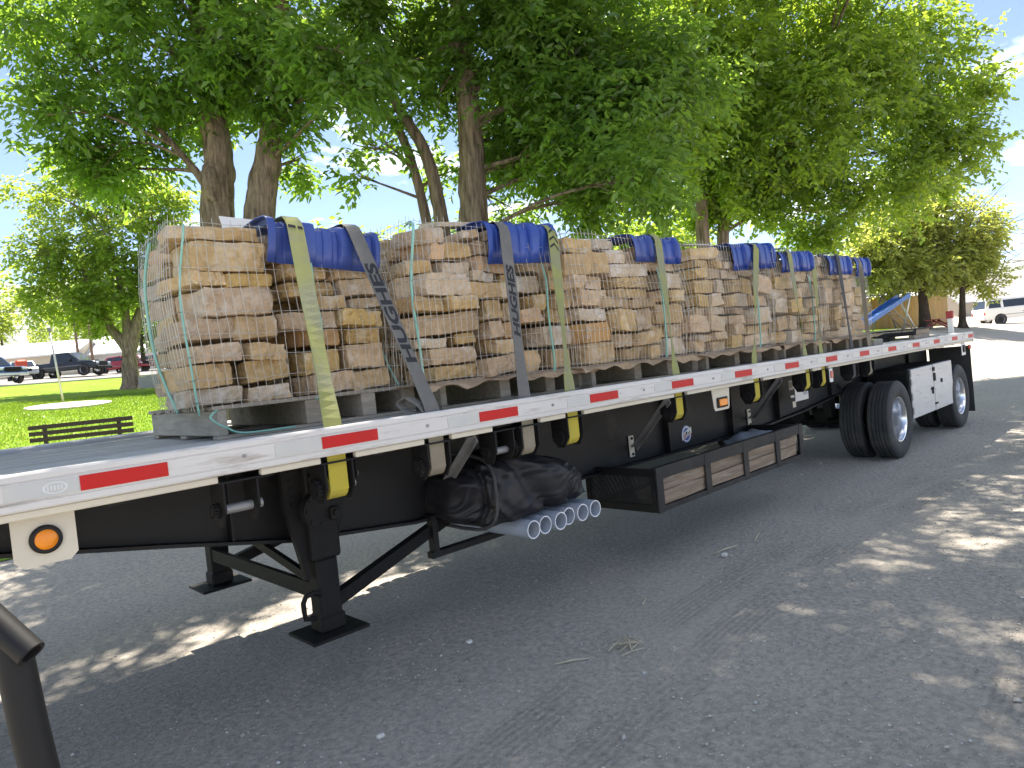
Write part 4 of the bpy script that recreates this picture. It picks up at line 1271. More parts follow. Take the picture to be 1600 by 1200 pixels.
protector(.985, 1.70, 0, 2.66, .235, 'wide ribbed blue plastic edge protector on the nearest stone bundle', -.07, 3, -.12)
protector(2.45, 3.14, 1, 2.74, .275, 'ribbed blue plastic edge protector on the second stone bundle from the front', .05, 3, -.05)
protector(3.97, 4.26, 2, 2.71, .21, 'left half of the split blue protector on the third stone bundle', .03, 1, .14)
protector(4.31, 4.66, 2, 2.715, .22, 'right half of the split blue protector on the third stone bundle', .03, 1, .10)
protector(5.50, 6.42, 3, 2.72, .245, 'blue plastic edge protector on the fourth stone bundle under one yellow strap', .06, 3, .05)
protector(6.47, 7.32, 4, 2.67, .205, 'blue plastic edge protector on the fifth stone bundle under a yellow strap', .05, 3, .05)
protector(7.70, 8.42, 5, 2.665, .215, 'dull blue edge protector under the black strap on the rearmost stone bundle', .03, 2, 0)
protector(8.58, 9.10, 5, 2.67, .225, 'last blue edge protector at the rear corner of the load', .03, 2, 0)

# ================================================================== STRAPS
s_lab = ['yellow green webbing strap over the front half of the nearest stone bundle', 'grey lettered webbing strap over the rear half of the nearest stone bundle',
         'grey webbing strap over the second stone bundle, left of the yellow one', 'yellow strap with black arrow marks over the second stone bundle',
         'yellow green strap over the third stone bundle between two blue protectors', 'yellow green strap over the fourth stone bundle',
         'yellow green strap over the blue protector on the fifth stone bundle', 'yellow green strap at the rear edge of the fifth stone bundle, without protector',
         'black webbing strap over the rearmost stone bundle', 'thin twisted strap at the rear end of the load']
class Path:
    def __init__(s, pts, wd, twist):
        s.p = [Vector(p) for p in pts]
        s.d = [0]
        for a, b in zip(s.p[:-1], s.p[1:]): s.d.append(s.d[-1] + (b - a).length)
        s.L = s.d[-1]; s.twist = twist; s.wd = Vector(wd)
    def at(s, t):
        t = max(0, min(s.L, t))
        for i in range(len(s.d) - 1):
            if t <= s.d[i + 1] or i == len(s.d) - 2: break
        f = (t - s.d[i]) / max(1e-6, s.d[i + 1] - s.d[i])
        p = s.p[i].lerp(s.p[i + 1], f)
        tn = (s.p[i + 1] - s.p[i]).normalized()
        w = (s.wd - tn * s.wd.dot(tn)).normalized()
        nrm = w.cross(tn).normalized()
        a = s.twist(t)
        return p, w * math.cos(a) + nrm * math.sin(a), (nrm * math.cos(a) - w * math.sin(a))
def ribbon(name, path, width, material, n=90, th=.0035, parent=None):
    vs = []; fs = []
    for i in range(n + 1):
        p, w, nr = path.at(path.L * i / n)
        cup = .0
        vs += [p - w * width / 2 + nr * th / 2, p + w * width / 2 + nr * th / 2, p + w * width / 2 - nr * th / 2, p - w * width / 2 - nr * th / 2]
    for i in range(n):
        for k in range(4):
            a = i * 4 + k; b = i * 4 + (k + 1) % 4
            fs.append((a, b, b + 4, a + 4))
    fs += [(0, 1, 2, 3), (4 * n + 3, 4 * n + 2, 4 * n + 1, 4 * n)]
    mb = MB(); mb.add(vs, fs)
    return mb.build(name, material, parent)
def text_mesh(txt, size, thick=.0):
    cu = bpy.data.curves.new('lettering', 'FONT'); cu.body = txt; cu.size = size; cu.offset = thick; cu.resolution_u = 3
    ob = bpy.data.objects.new('lettering', cu); COL.objects.link(ob)
    dg = bpy.context.evaluated_depsgraph_get()
    me = bpy.data.meshes.new_from_object(ob.evaluated_get(dg))
    bpy.data.objects.remove(ob)
    V = [tuple(v.co) for v in me.vertices]; F = [tuple(p.vertices) for p in me.polygons]
    bpy.data.meshes.remove(me)
    return V, F
for k, (xb, xt, pi, zt, mt, mt2, tw) in enumerate(STR):
    yf, yb = PAL[pi][2], PAL[pi][3]
    hasp = k not in (7,)
    yo = yf - (.105 if hasp else .06)
    ztop = zt + (.055 if hasp else .02)
    if k == 9: ztop = 2.70
    W_ = .098 if k != 9 else .05
    p_low = [(xb, .044, 1.24), (xb, .044, 1.545)]
    p_mid = [(xt, yo, ztop - .055), (xt, yo + .045, ztop - .004), (xt, yo + .10, ztop)]
    dx = random.Random(k).uniform(-.1, .1)
    p_far = [(xt + dx * .4, yb + .05, ztop - .01), (xt + dx * .5, yb + .09, ztop - .06), (xb + dx, WID - .044, 1.545), (xb + dx, WID - .044, 1.25)]
    pts = p_low + p_mid + p_far
    Lf = (Vector(p_mid[0]) - Vector(p_low[1])).length
    amp = tw
    def twist(t, amp=amp, Lf=Lf, k=k):
        u = (t - .305) / Lf
        if u <= 0 or u >= 1: return 0.0
        if k == 9: return 1.45 * float(sstep(u, 0, .2) * (1 - sstep(u, .85, 1)))
        return -amp * .62 * math.exp(-((u - .30) / .24) ** 2) * min(1, u * 8)
    path = Path(pts, (1, 0, 0), twist)
    # slightly curved run: subdivide by ribbon
    o = ribbon('webbing_strap', path, W_, mt)
    tag(o, s_lab[k], 'strap', 'webbing straps over the load')
    # the bright unfaded length that hangs below the rail
    if k < 8:
        pl_ = Path([(xb, .0435, 1.22), (xb, .0435, 1.40)], (1, 0, 0), lambda t: 0)
        ribbon('strap_end', pl_, W_ + .002, mt2, 6, .0045, o)
    txt = {1: ('HUGHES', .105, .30, 1.12), 2: ('HUGHES', .085, .42, 1.0)}.get(k)
    def stamp(V, F, s0, along, across, flip=1):
        vs = []
        for (tx, ty, _) in V:
            p, w, nr = path.at(s0 + tx * along)
            c = p - w * (ty - across / 2)
            q = c + nr * .0028
            if nr.y > 0: q = c - nr * .0028
            vs.append(tuple(q))
        mb = MB(); mb.add(vs, F)
        mb.build('lettering', 'ink', o, fix=False)
    if txt:
        V, F = text_mesh(txt[0], txt[1], .004)
        tw_ = max(v[0] for v in V)
        stamp(V, F, .305 + txt[2], (Lf - txt[2] - .24) / tw_ if k == 1 else (Lf - .42 - .30) / tw_, txt[1] * .72)
    if k == 0:
        V = []; F = []
        for a, b in ((0, .03), (.042, .085)):
            i = len(V); V += [(0, a, 0), (.022, a, 0), (.022, b, 0), (0, b, 0)]; F.append((i, i + 1, i + 2, i + 3))
        stamp(V, F, path.L * 0 + .305 + Lf - .035, 1, .085)
    if k in (3,):
        V = []; F = []
        for r_ in range(3):
            i = len(V); x_ = r_ * .065
            V += [(x_, .0, 0), (x_ + .045, .04, 0), (x_, .085, 0), (x_ + .022, .085, 0), (x_ + .067, .04, 0), (x_ + .022, .0, 0)]
            F += [(i, i + 1, i + 4, i + 5), (i + 1, i + 2, i + 3, i + 4)]
        stamp(V, F, .305 + Lf - .17, 1, .085)
# folded tail of the grey strap lying on the rail
pth = Path([(1.43, .09, 1.538), (1.45, .16, 1.56), (1.44, .20, 1.60), (1.47, .15, 1.625), (1.50, .09, 1.585), (1.52, .065, 1.54)], (1, .2, 0), lambda t: 0)
o = ribbon('strap_tail', pth, .07, 'strap_g', 24)
tag(o, 'folded grey strap tail on the rail beside the lettered strap', 'strap')

# ================================================================== THINGS ON THE REAR DECK
root = thing('timber_stack', 'flat timber stack covered with black sheeting on the empty rear deck', 'timber stack', (12.8, 1.5, 1.507))
xa, xb, ya, yb = 12.15, 13.05, .62, 1.85
for k in range(3):
    mb = MB(); mb.box((xa + .02, ya + k * .55, 1.507), (xb - .02, ya + k * .55 + .09, 1.57), .005); mb.build('bearer', 'wood_brown', root)
for k in range(7):
    mb = MB(); y = ya + k * (yb - ya) / 7; mb.box((xa, y + .004, 1.572), (xb, y + (yb - ya) / 7 - .004, 1.668), .005); mb.build('timber', 'wood_brown', root)
vs = []; fs = []
for i in range(21):
    for j in range(21):
        x = xa - .03 + (xb - xa + .06) * i / 20; y = ya - .04 + (yb - ya + .08) * j / 20
        nn = mnoise.noise(Vector((x * 4, y * 4, 1)))
        z = 1.682 + .014 * nn
        if i in (0,): z = 1.58
        if j in (20,): z -= .05
        vs.append((x, y, z))
for i in range(20):
    for j in range(20):
        a = i * 21 + j; fs.append((a, a + 21, a + 22, a + 1))
mb = MB(); mb.add(vs, fs); o = mb.build('cover_sheet', 'tarp', root, smooth=True)
sm = o.modifiers.new('solid', 'SOLIDIFY'); sm.thickness = .006
blob('deck_bag', (9.72, .95, 1.60), (.16, .2, .095), 'tarp', 'small black bag on the deck just behind the load', 'bag', .3, 2, 6, 3)
mb = MB(); mb.box((9.42, .35, 1.508), (9.78, .62, 1.60), .01); o = mb.build('wood_block', 'wood_end'); tag(o, 'short grey wood block on the deck at the rear corner of the load', 'block')
mb = MB(); mb.box((10.55, .95, 1.508), (12.0, 1.10, 1.555), .006); o = mb.build('timber_plank', 'black_worn'); tag(o, 'dark flat bar lying on the rear deck in front of the covered stack', 'bar')
# ================================================================== TREES
def leaves(blobs, dens, LL, LW, seed, flat=.85, ncl=9, spread=.235):
    """leaf faces gathered in sprays round clump centres; blobs = (x, y, z, r[, density factor])"""
    g = np.random.default_rng(seed)
    P = []; D = []; Nn = []
    for bl in blobs:
        x, y, z, r = bl[:4]
        fac = bl[4] if len(bl) > 4 else 1.0
        n_sp = int(dens * fac * r * r / 8)
        K = max(4, int(ncl * max(.6, r)))
        q = g.normal(size=(K, 3)); q /= np.linalg.norm(q, axis=1, keepdims=True)
        cc = q * (g.uniform(.25, 1.0, (K, 1)) ** .6) * r * .86
        cc[:, 2] *= flat
        sz = g.uniform(.6, 1.3, K) * spread * r
        wts = sz ** 2; wts /= wts.sum()
        ci = g.choice(K, n_sp, p=wts)
        sp = cc[ci] + g.normal(size=(n_sp, 3)) * sz[ci][:, None] * np.array([1, 1, .62])
        out = sp / (np.linalg.norm(sp, axis=1, keepdims=True) + 1e-6)
        dr = out * .6 + g.normal(size=(n_sp, 3)) * .55 + np.array([0, 0, -.35])
        dr /= np.linalg.norm(dr, axis=1, keepdims=True)
        base = sp + np.array([x, y, z])
        # leaves along each spray
        nl = 8
        t = (np.arange(nl) / (nl - 1)) * LL * 2.6
        b = base[:, None] + dr[:, None] * t[None, :, None]
        side = np.cross(dr, np.array([0, 0, 1.0])); side /= (np.linalg.norm(side, axis=1, keepdims=True) + 1e-6)
        sg = np.where(np.arange(nl) % 2 == 0, 1.0, -1.0)
        ld = dr[:, None] * .55 + side[:, None] * (sg * .8)[None, :, None] + g.normal(size=(n_sp, nl, 3)) * .28 + np.array([0, 0, -.22])
        ld /= np.linalg.norm(ld, axis=2, keepdims=True)
        P.append(b.reshape(-1, 3)); D.append(ld.reshape(-1, 3))
        nv = g.normal(size=(n_sp * nl, 3)) * .55 + np.array([0, 0, 1.0])
        Nn.append(nv)
    P = np.concatenate(P); D = np.concatenate(D); Nn = np.concatenate(Nn)
    Sd = np.cross(D, Nn); Sd /= (np.linalg.norm(Sd, axis=1, keepdims=True) + 1e-6)
    Up = np.cross(Sd, D)
    n = len(P)
    ll = LL * g.uniform(.6, 1.25, (n, 1)); lw = LW * g.uniform(.7, 1.25, (n, 1))
    a = P; mid = P + D * ll * .45 + Up * lw * .22
    l = mid - Sd * lw * .5; r_ = mid + Sd * lw * .5
    tip = P + D * ll - Up * lw * .15
    V = np.stack([a, l, tip, r_], 1).reshape(-1, 3)
    i = np.arange(n)[:, None] * 4
    F = np.concatenate([i + np.array([[0, 2, 1]]), i + np.array([[0, 3, 2]])], 0)
    return V, F

def make_tree(name, label, base, trunks, blobs, leafmat, dens, LL, LW, seed, bark='bark', group=None, limb_r=.05, sub=5, extra=(), **kw):
    root = thing(name, label, 'tree', base, group)
    rnd = random.Random(seed)
    allp = []
    for (pts, r0, r1) in trunks:
        sp = smooth_path(pts, 16 if r0 > .15 and LL < .2 else 8)
        n = len(sp)
        rad = [r0 + (r1 - r0) * (i / (n - 1)) ** .8 for i in range(n)]
        if pts[0][2] < base[2] + .5:
            for i in range(min(5, n)): rad[i] *= 1 + .45 * (1 - i / 5) ** 2
        mb = MB(); mb.tube(sp, rad, 48 if (r0 > .15 and LL < .2) else 14 if r0 > .12 else 9, noise=.12, seed=seed)
        mb.build('trunk', bark, root, smooth=True)
        allp += [(p, r) for p, r in zip(sp, rad)][n // 4:]
    mb = MB()
    for bl in blobs:
        c = Vector(bl[:3]); r = bl[3]
        best = min(allp, key=lambda q: (q[0] - c).length + max(0, q[0].z - c.z + .3) * 1.5)
        a, ar = best
        midp = a.lerp(c, .5) + Vector((rnd.uniform(-.15, .15), rnd.uniform(-.15, .15), rnd.uniform(0, .25))) * (c - a).length * .6
        br = min(ar * .6, limb_r * (.6 + .5 * r))
        sp = smooth_path([a, midp, c], 5)
        mb.tube(sp, [br * (1 - .75 * i / (len(sp) - 1)) for i in range(len(sp))], 6)
        for k in range(sub):
            d = Vector((rnd.gauss(0, 1), rnd.gauss(0, 1), rnd.gauss(0, .7))).normalized() * r * rnd.uniform(.6, 1.0)
            s0 = sp[rnd.randrange(len(sp) // 2, len(sp))]
            q = c + d
            mb.tube([s0, s0.lerp(q, .5) + Vector((0, 0, rnd.uniform(-.05, .12) * r)), q], [br * .32, br * .22, br * .08], 4)
    for e in extra:
        mb.tube(smooth_path(e[0], 5), [e[1] * (1 - .8 * i / (5 * (len(e[0]) - 1))) for i in range(5 * (len(e[0]) - 1) + 1)], 5)
    mb.build('branches', bark, root, smooth=True)['kind'] = 'stuff'
    V, F = leaves(blobs, dens, LL, LW, seed, **kw)
    o = fast_mesh('crown', V, F, leafmat, root)
    o['kind'] = 'stuff'
    return root

B1 = [(2.14, 11.1, 8.55, 1.01, .75), (1.96, 10.52, 6.75, 0.52, .7), (2.9, 11.03, 7.44, 1.0, .8), (3.49, 9.8, 8.02, 1.24), (3.4, 11.2, 6.21, 0.85), (2.64, 11.24, 6.47, 0.7), (4.32, 9.01, 8.13, 1.24), (4.33, 10.35, 7.12, 0.8), (4.86, 7.78, 7.54, 1.19), (5.08, 6.17, 6.93, 0.89), (5.13, 6.1, 6.23, 0.42, .8), (5.39, 8.63, 6.62, 0.6), (5.74, 8.96, 6.06, 0.4),
      (3.3, 11.6, 9.6, 1.1, .5), (5.2, 9.8, 9.6, 1.5, .6), (3.6, 7.9, 9.7, 1.1, .5), (5.6, 7.0, 9.4, 1.2, .6), (2.0, 8.8, 10.2, 1.1, .5), (4.6, 10.5, 11.6, 1.6, .4), (3.0, 9.0, 12.0, 1.4, .35), (5.8, 8.4, 11.8, 1.4, .4), (4.6, 9.2, 13.6, 1.4, .4), (3.9, 4.9, 9.6, .9, .5), (3.6, 3.4, 9.8, 1.0, .9), (2.2, 6.6, 10.2, 1.0, .45), (.6, 5.6, 9.2, .8, .5), (1.5, 4.7, 9.0, 1.1, .9), (2.3, 4.2, 9.6, .9, .7)]  # last clumps hang above the view, added to shade deck and near ground
make_tree('shade_tree', 'large leafy tree with two grey-brown trunks behind the nearest stone bundle', (4.75, 9.6, gz(4.75, 9.6)),
          [([(4.60, 9.85, .35), (4.45, 9.9, 2.8), (4.42, 9.91, 5.02), (4.54, 9.84, 6.15), (4.51, 9.92, 7.73), (4.53, 9.95, 9.6), (4.4, 9.8, 13.5)], .42, .13),
           ([(4.85, 9.45, .35), (4.75, 9.3, 2.8), (4.89, 9.18, 4.89), (5.13, 9.0, 6.1), (5.30, 8.86, 6.91), (5.39, 8.54, 8.09), (5.4, 8.2, 11.5)], .39, .11),
           ([(4.36, 9.9, 5.5), (4.22, 9.9, 5.75), (4.0, 10.1, 6.2), (3.5, 10.6, 7.2)], .12, .04),
           ([(4.35, 9.75, 5.35), (4.27, 9.7, 5.65), (4.36, 9.78, 5.95)], .17, .15)],
          B1, 'leaf_a', 2300, .185, .082, 21)
B2 = [(7.28, 7.58, 8.3, 0.98), (7.72, 7.8, 7.0, 0.6), (8.27, 7.31, 7.95, 0.89), (8.81, 6.09, 7.59, 1.46), (9.3, 4.93, 7.37, 1.53), (9.27, 4.21, 5.84, 1.4), (9.17, 5.68, 5.7, 1.15), (8.64, 3.38, 4.55, 0.74), (9.3, 4.83, 4.65, 0.62), (8.84, 6.7, 6.21, 0.8), (9.98, 7.66, 5.2, 0.5), (6.91, 7.86, 6.2, 0.40, .4), (6.21, 7.8, 5.5, 0.30, .6), (6.35, 7.9, 6.1, .25, .5), (8.38, 7.82, 5.82, 0.45, .6), (10.35, 3.9, 6.74, 1.06), (10.3, 5.2, 5.3, .8), (9.7, 4.6, 6.6, 1.0), (10.9, 5.0, 7.6, 1.1),
      (6.6, 8.2, 8.8, .8, .6), (7.2, 7.0, 9.8, 1.3, .6), (9.0, 5.6, 9.4, 1.5, .6), (8.4, 8.0, 10.2, 1.4, .5), (10.0, 5.6, 8.8, 1.4, .6), (7.6, 4.4, 9.2, 1.2, .55), (6.2, 5.2, 9.6, 1.2, .6), (8.6, 6.6, 12.0, 1.5, .4), (7.0, 6.4, 12.0, 1.3, .4), (9.8, 4.6, 11.0, 1.3, .4), (7.7, 3.2, 10.8, 1.1, .45), (8.4, 6.2, 13.6, 1.4, .35), (6.1, 3.4, 11.0, 1.1, .5), (9.4, 2.6, 9.0, 1.0, .45), (5.0, 3.1, 10.4, 1.2, .75), (4.0, 2.4, 9.6, 1.0, .75), (9.0, 1.4, 10.0, 1.1, .65), (7.0, 1.8, 10.6, 1.0, .65), (8.0, 1.0, 11.6, 1.1, .6), (5.8, 1.0, 11.0, 1.0, .6)]  # end of list: out-of-view overhang added to block sun on the gravel
make_tree('shade_tree', 'tall leafy tree with one thick and two slim dark trunks behind the second bundle', (8.0, 7.1, gz(8, 7.1)),
          [([(7.98, 6.85, .1), (7.95, 6.8, 2.5), (8.01, 6.75, 4.63), (8.12, 6.71, 6.34), (8.14, 6.74, 7.81), (8.19, 6.74, 9.4), (8.2, 6.6, 13.5)], .38, .11),
           ([(7.85, 7.2, .15), (7.8, 7.35, 2.6), (7.75, 7.41, 4.7), (7.65, 7.56, 6.04), (7.36, 8.01, 7.26), (7.2, 8.2, 9.0)], .20, .07),
           ([(7.8, 7.6, .2), (7.78, 7.8, 2.6), (7.73, 7.86, 4.8), (7.57, 8.05, 6.3), (7.36, 8.28, 6.97), (6.9, 8.6, 7.28), (6.5, 8.75, 7.34)], .14, .05)],
          B2, 'leaf_a', 2500, .185, .082, 22,
          extra=[([(8.1, 6.7, 8.0), (7.6, 7.1, 7.75), (7.0, 7.5, 7.55)], .05), ([(8.1, 6.7, 7.6), (7.75, 7.0, 7.1), (7.7, 7.1, 6.7)], .04)])
B3 = [(15.92, 6.31, 9.87, 1.69), (15.95, 6.2, 7.48, 1.6), (18.06, 5.63, 9.43, 1.96), (19.38, 4.39, 9.6, 1.96), (18.25, 4.68, 7.03, 1.85), (21.26, 3.94, 8.58, 2.0), (22.3, 2.98, 9.56, 1.5), (22.96, 2.29, 7.77, 1.35), (23.58, 1.72, 8.63, 0.7), (22.88, 3.02, 6.66, 1.35), (21.29, 3.81, 5.93, 1.35), (18.96, 6.03, 5.88, 1.15), (20.0, 5.02, 5.3, 1.15), (16.95, 6.56, 5.9, 1.0), (22.4, 2.66, 10.5, .8, .7), (23.6, 2.8, 6.1, 0.6, .7), (23.43, 1.81, 6.95, 0.6), (17.2, 7.2, 6.3, 1.2), (19.6, 5.4, 7.2, 1.5), (14.2, 6.6, 9.4, 1.4), (14.4, 6.6, 7.0, 1.3),
      (16.5, 6.2, 12.2, 1.9, .45), (19.0, 5.4, 12.0, 2.0, .45), (21.0, 4.4, 11.6, 1.8, .45), (14.6, 5.4, 11.4, 1.5, .45), (17.6, 3.6, 11.4, 1.4, .4), (17.5, 6.0, 14.4, 1.6, .35), (20.0, 2.4, 10.8, 1.2, .4), (13.2, 4.6, 10.4, 1.3, .5), (12.0, 3.6, 11.0, 1.2, .6), (11.5, 2.6, 10.6, 1.3, .65), (13.6, 2.4, 11.0, 1.3, .65), (15.6, 1.6, 10.6, 1.2, .55), (12.8, 1.2, 11.4, 1.2, .6), (17.0, 1.6, 11.6, 1.3, .5)]  # last overhead clumps are unseen, put there to shade the road
make_tree('shade_tree', 'broad bright green tree with rounded crown behind the rear half of the trailer', (16.8, 6.9, gz(16.8, 6.9)),
          [([(16.6, 6.95, .3), (16.55, 6.9, 2.8), (16.60, 6.88, 5.33), (16.79, 6.75, 6.91), (16.84, 6.8, 9.6), (16.94, 6.77, 12.0)], .27, .08),
           ([(16.95, 6.9, .3), (17.2, 6.8, 2.6), (17.48, 6.72, 5.17), (17.83, 6.45, 6.79), (18.47, 5.91, 8.72), (19.2, 5.6, 10.5)], .25, .07),
           ([(17.7, 6.5, 6.3), (18.88, 4.82, 8.42), (20.27, 4.22, 9.39), (21.79, 3.48, 9.92)], .13, .04)],
          B3, 'leaf_b', 1650, .20, .105, 23, ncl=11)
B4 = [(39.3, 9.9, 6.3, 1.7), (40.4, 9.5, 7.6, 1.6), (43.0, 8.0, 8.4, 1.4), (38.2, 10.2, 5.4, 1.2), (39.0, 9.8, 4.9, 1.4), (41.0, 9.4, 4.5, 1.2), (41.41, 9.46, 5.4, 1.9), (42.79, 8.18, 5.6, 2.4), (44.23, 6.86, 7.0, 1.9), (45.4, 6.62, 5.2, 1.5), (42.2, 8.82, 7.4, 1.7), (43.38, 7.55, 4.8, 1.4), (46.2, 6.2, 6.2, 1.0), (40.2, 9.2, 5.0, 1.4), (44.6, 7.2, 4.9, 1.2), (41.0, 9.0, 6.2, 1.6)]
def twig_fan(c, d, n, L_, seed):
    rnd = random.Random(seed); out = []
    for k in range(n):
        c0 = Vector(c) + Vector((rnd.gauss(0, .5), rnd.gauss(0, .5), rnd.gauss(0, .6)))
        e = c0 + (Vector(d) + Vector((rnd.gauss(0, .5), rnd.gauss(0, .5), rnd.gauss(0, .45)))) * L_ * rnd.uniform(.4, 1)
        out.append(([c0, c0.lerp(e, .5) + Vector((0, 0, rnd.uniform(0, .25))), e], .022))
    return out
make_tree('park_tree', 'low spreading tree with bare twigs on its right, in front of the tan fence', (42.3, 8.5, gz(42.3, 8.5)),
          [([(42.3, 8.5, 1.3), (42.35, 8.48, 2.4), (42.4, 8.5, 4.12), (42.73, 8.27, 6.23)], .38, .10)], B4, 'leaf_d', 900, .27, .15, 24, bark='bark_dark',
          extra=twig_fan((45.6, 6.0, 6.4), (.75, -.55, .35), 26, 2.6, 1) + twig_fan((44.6, 6.6, 7.4), (.5, -.4, .7), 16, 2.2, 2) + twig_fan((46.2, 5.6, 5.6), (.8, -.6, .0), 20, 2.0, 3) + twig_fan((43.4, 6.6, 6.0), (.3, -.5, .3), 60, 1.8, 4) + twig_fan((41.5, 8.0, 5.6), (-.2, -.5, .3), 30, 1.6, 5))
make_tree('park_tree', 'yellow green young tree far off beside the blue slide', (48.1, 14.2, gz(48, 14.2)), [([(48.1, 14.2, 1.8), (48.2, 14.2, 4), (48.2, 14.1, 6)], .15, .06)],
          [(48.23, 14.1, 6.5, 1.5), (47.4, 14.6, 5.1, 1.5), (49.6, 13.4, 5.6, 1.4), (46.4, 15.2, 4.2, 1.2)], 'leaf_c', 420, .30, .17, 25, bark='bark_dark')
make_tree('park_tree', 'slim tree trunk beside the red and white post near the tan fence', (43.6, 7.0, gz(43.6, 7.0)), [([(43.6, 7.0, 1.3), (43.65, 6.95, 2.6), (43.8, 6.8, 4.6)], .22, .10)],
          [(44.6, 6.4, 4.6, 1.2), (45.0, 6.0, 3.9, .9), (43.6, 6.8, 5.2, 1.1)], 'leaf_d', 620, .26, .14, 26, bark='bark_dark')
B6 = [(6.67, 37.35, 12.9, 1.1, .5), (7.75, 36.29, 12.1, 1.7, .7), (9.69, 35.84, 12.5, 1.55), (6.17, 36.33, 9.68, 1.4, .8), (7.72, 36.22, 9.41, 1.8), (9.64, 34.41, 10.1, 1.8), (11.28, 34.3, 11.6, 1.4), (6.61, 35.81, 7.3, 1.4), (8.72, 35.2, 7.7, 1.75), (9.98, 33.99, 7.6, 1.2), (5.66, 38.15, 8.42, 0.85, .6), (12.16, 33.47, 12.2, 0.9, .6), (7.84, 34.59, 6.3, 1.0), (11.32, 34.18, 9.66, 1.2), (11.3, 34.28, 7.4, 0.9), (8.6, 35.6, 13.6, 1.4, .7), (10.6, 34.8, 13.4, 1.2, .7)]
make_tree('park_tree', 'sunlit tree with a forked grey trunk standing on the bright lawn', (9.11, 34.66, gz(9.11, 34.66)),
          [([(9.11, 34.66, 2.4), (9.12, 34.70, 3.6), (9.12, 34.71, 4.5), (8.46, 35.39, 6.1), (7.9, 35.9, 8.6)], .50, .12),
           ([(9.13, 34.70, 4.1), (9.67, 34.51, 5.95), (10.37, 34.19, 7.84), (10.9, 34.2, 10.5)], .34, .10), ([(9.12, 34.71, 4.2), (9.21, 34.7, 6.63), (9.0, 35, 9.6)], .28, .09)],
          B6, 'leaf_c', 720, .28, .15, 27)
# far trees behind the parking lot
def far_tree(x, y, h, r, label, seed, lm='leaf_a'):
    z = gz(x, y)
    rnd = random.Random(seed)
    bl = [(x + rnd.gauss(0, r * .45), y + rnd.gauss(0, r * .45), z + h * rnd.uniform(.45, .95), r * rnd.uniform(.4, .65)) for _ in range(8)]
    make_tree('background_tree', label, (x, y, z), [([(x, y, z - .1), (x, y, z + h * .4), (x + .2, y, z + h * .8)], .22, .08)], bl, lm, 130, .6, .35, seed, bark='bark_dark', group='trees far behind the lawn', sub=2)
far_tree(17.4, 62.0, 6.5, 1.6, 'small street tree between the dark pickup and the white gabled house', 31)
far_tree(20.6, 66.0, 7.0, 1.7, 'small street tree right of the lawn tree, by the far red car', 32)
far_tree(16.0, 128, 15, 6.0, 'pale green far tree above the low building with the white roof', 33, 'leaf_c')
far_tree(4.0, 150, 13, 4.5, 'dark conical far tree at the left, in front of the hazy mountain', 34, 'leaf_a')
far_tree(28, 118, 14, 6.0, 'bushy far tree behind the white gabled house', 35, 'leaf_b')
far_tree(60, 34, 9, 4.2, 'far leafy tree behind the load, left of the yellow green tree', 36, 'leaf_b')
far_tree(46, 30, 9, 4.0, 'far leafy tree seen low between the fourth and fifth stone bundles', 37, 'leaf_b')
far_tree(36, 40, 10, 4.5, 'far leafy tree low behind the third stone bundle', 38, 'leaf_a')
far_tree(28, 44, 10, 4.5, 'far leafy tree low behind the second stone bundle', 39, 'leaf_b')
# ================================================================== PARK AND TOWN BEHIND
# bench seen from behind
bx0, bx1 = Vector((1.50, 12.3, 0)), Vector((2.93, 11.33, 0))
bz = gz(2.2, 11.8)
u = (bx1 - bx0).normalized(); L_b = (bx1 - bx0).length
vn = Vector((-u.y, u.x, 0))        # away from the camera
root = thing('park_bench', 'dark brown slatted park bench on the lawn beyond the trailer', 'bench', (2.2, 11.8, bz))
zt = 1.555
for k in range(3):
    z = zt - .055 - k * .115
    mb = MB(); mb.bar(bx0 + Vector((0, 0, z)) - u * .03, bx1 + Vector((0, 0, z)) + u * .03, .035, .078); mb.build('back_slat', 'bench', root)
for k in range(3):
    mb = MB(); p = vn * (.10 + k * .13)
    mb.bar(bx0 + p + Vector((0, 0, bz + .44)), bx1 + p + Vector((0, 0, bz + .44)), .11, .035); mb.build('seat_slat', 'bench', root)
for t in (.13, .87):
    p = bx0.lerp(bx1, t) + vn * .03
    mb = MB(); mb.bar(p + Vector((0, 0, bz - .03)), p + Vector((0, 0, zt - .01)), .06, .05, up=tuple(vn))
    q = p + vn * .42
    mb.bar(q + Vector((0, 0, bz - .03)), q + Vector((0, 0, bz + .42)), .06, .05, up=tuple(vn)); mb.bar(p + Vector((0, 0, bz + .40)), q + Vector((0, 0, bz + .40)), .05, .05)
    mb.build('leg', 'bench', root)

# pole in a pale round pad
pz = gz(4.8, 26.3)
vs = [(4.79 + 1.36 * math.cos(2 * math.pi * k / 48), 26.35 + 1.36 * math.sin(2 * math.pi * k / 48)) for k in range(48)]
mb = MB(); mb.add([(x, y, gz(4.79, 26.35) + (y - 26.35) * .082 + .07) for x, y in vs] + [(x, y, gz(4.79, 26.35) + (y - 26.35) * .082 - .15) for x, y in vs], [tuple(range(48)), tuple(reversed(range(48, 96)))] + [(k, (k + 1) % 48, (k + 1) % 48 + 48, k + 48) for k in range(48)]); o = mb.build('round_pad', 'sandpale'); tag(o, 'pale round concrete pad set in the bright lawn', 'pad')
root = thing('metal_pole', 'thin leaning pale metal pole standing behind the round pad', 'pole', (4.79, 27.9, gz(4.79, 27.9)))
mb = MB(); mb.tube([(4.92, 27.9, gz(4.8, 27.9) - .1), (4.75, 28.0, 4.9)], [.045, .03], 10); mb.build('shaft', 'wire', root, smooth=True)
mb = MB(); mb.tube([(4.75, 28.0, 4.85), (4.74, 28.0, 5.0)], .07, 8); mb.build('cap', 'roof_grey', root)
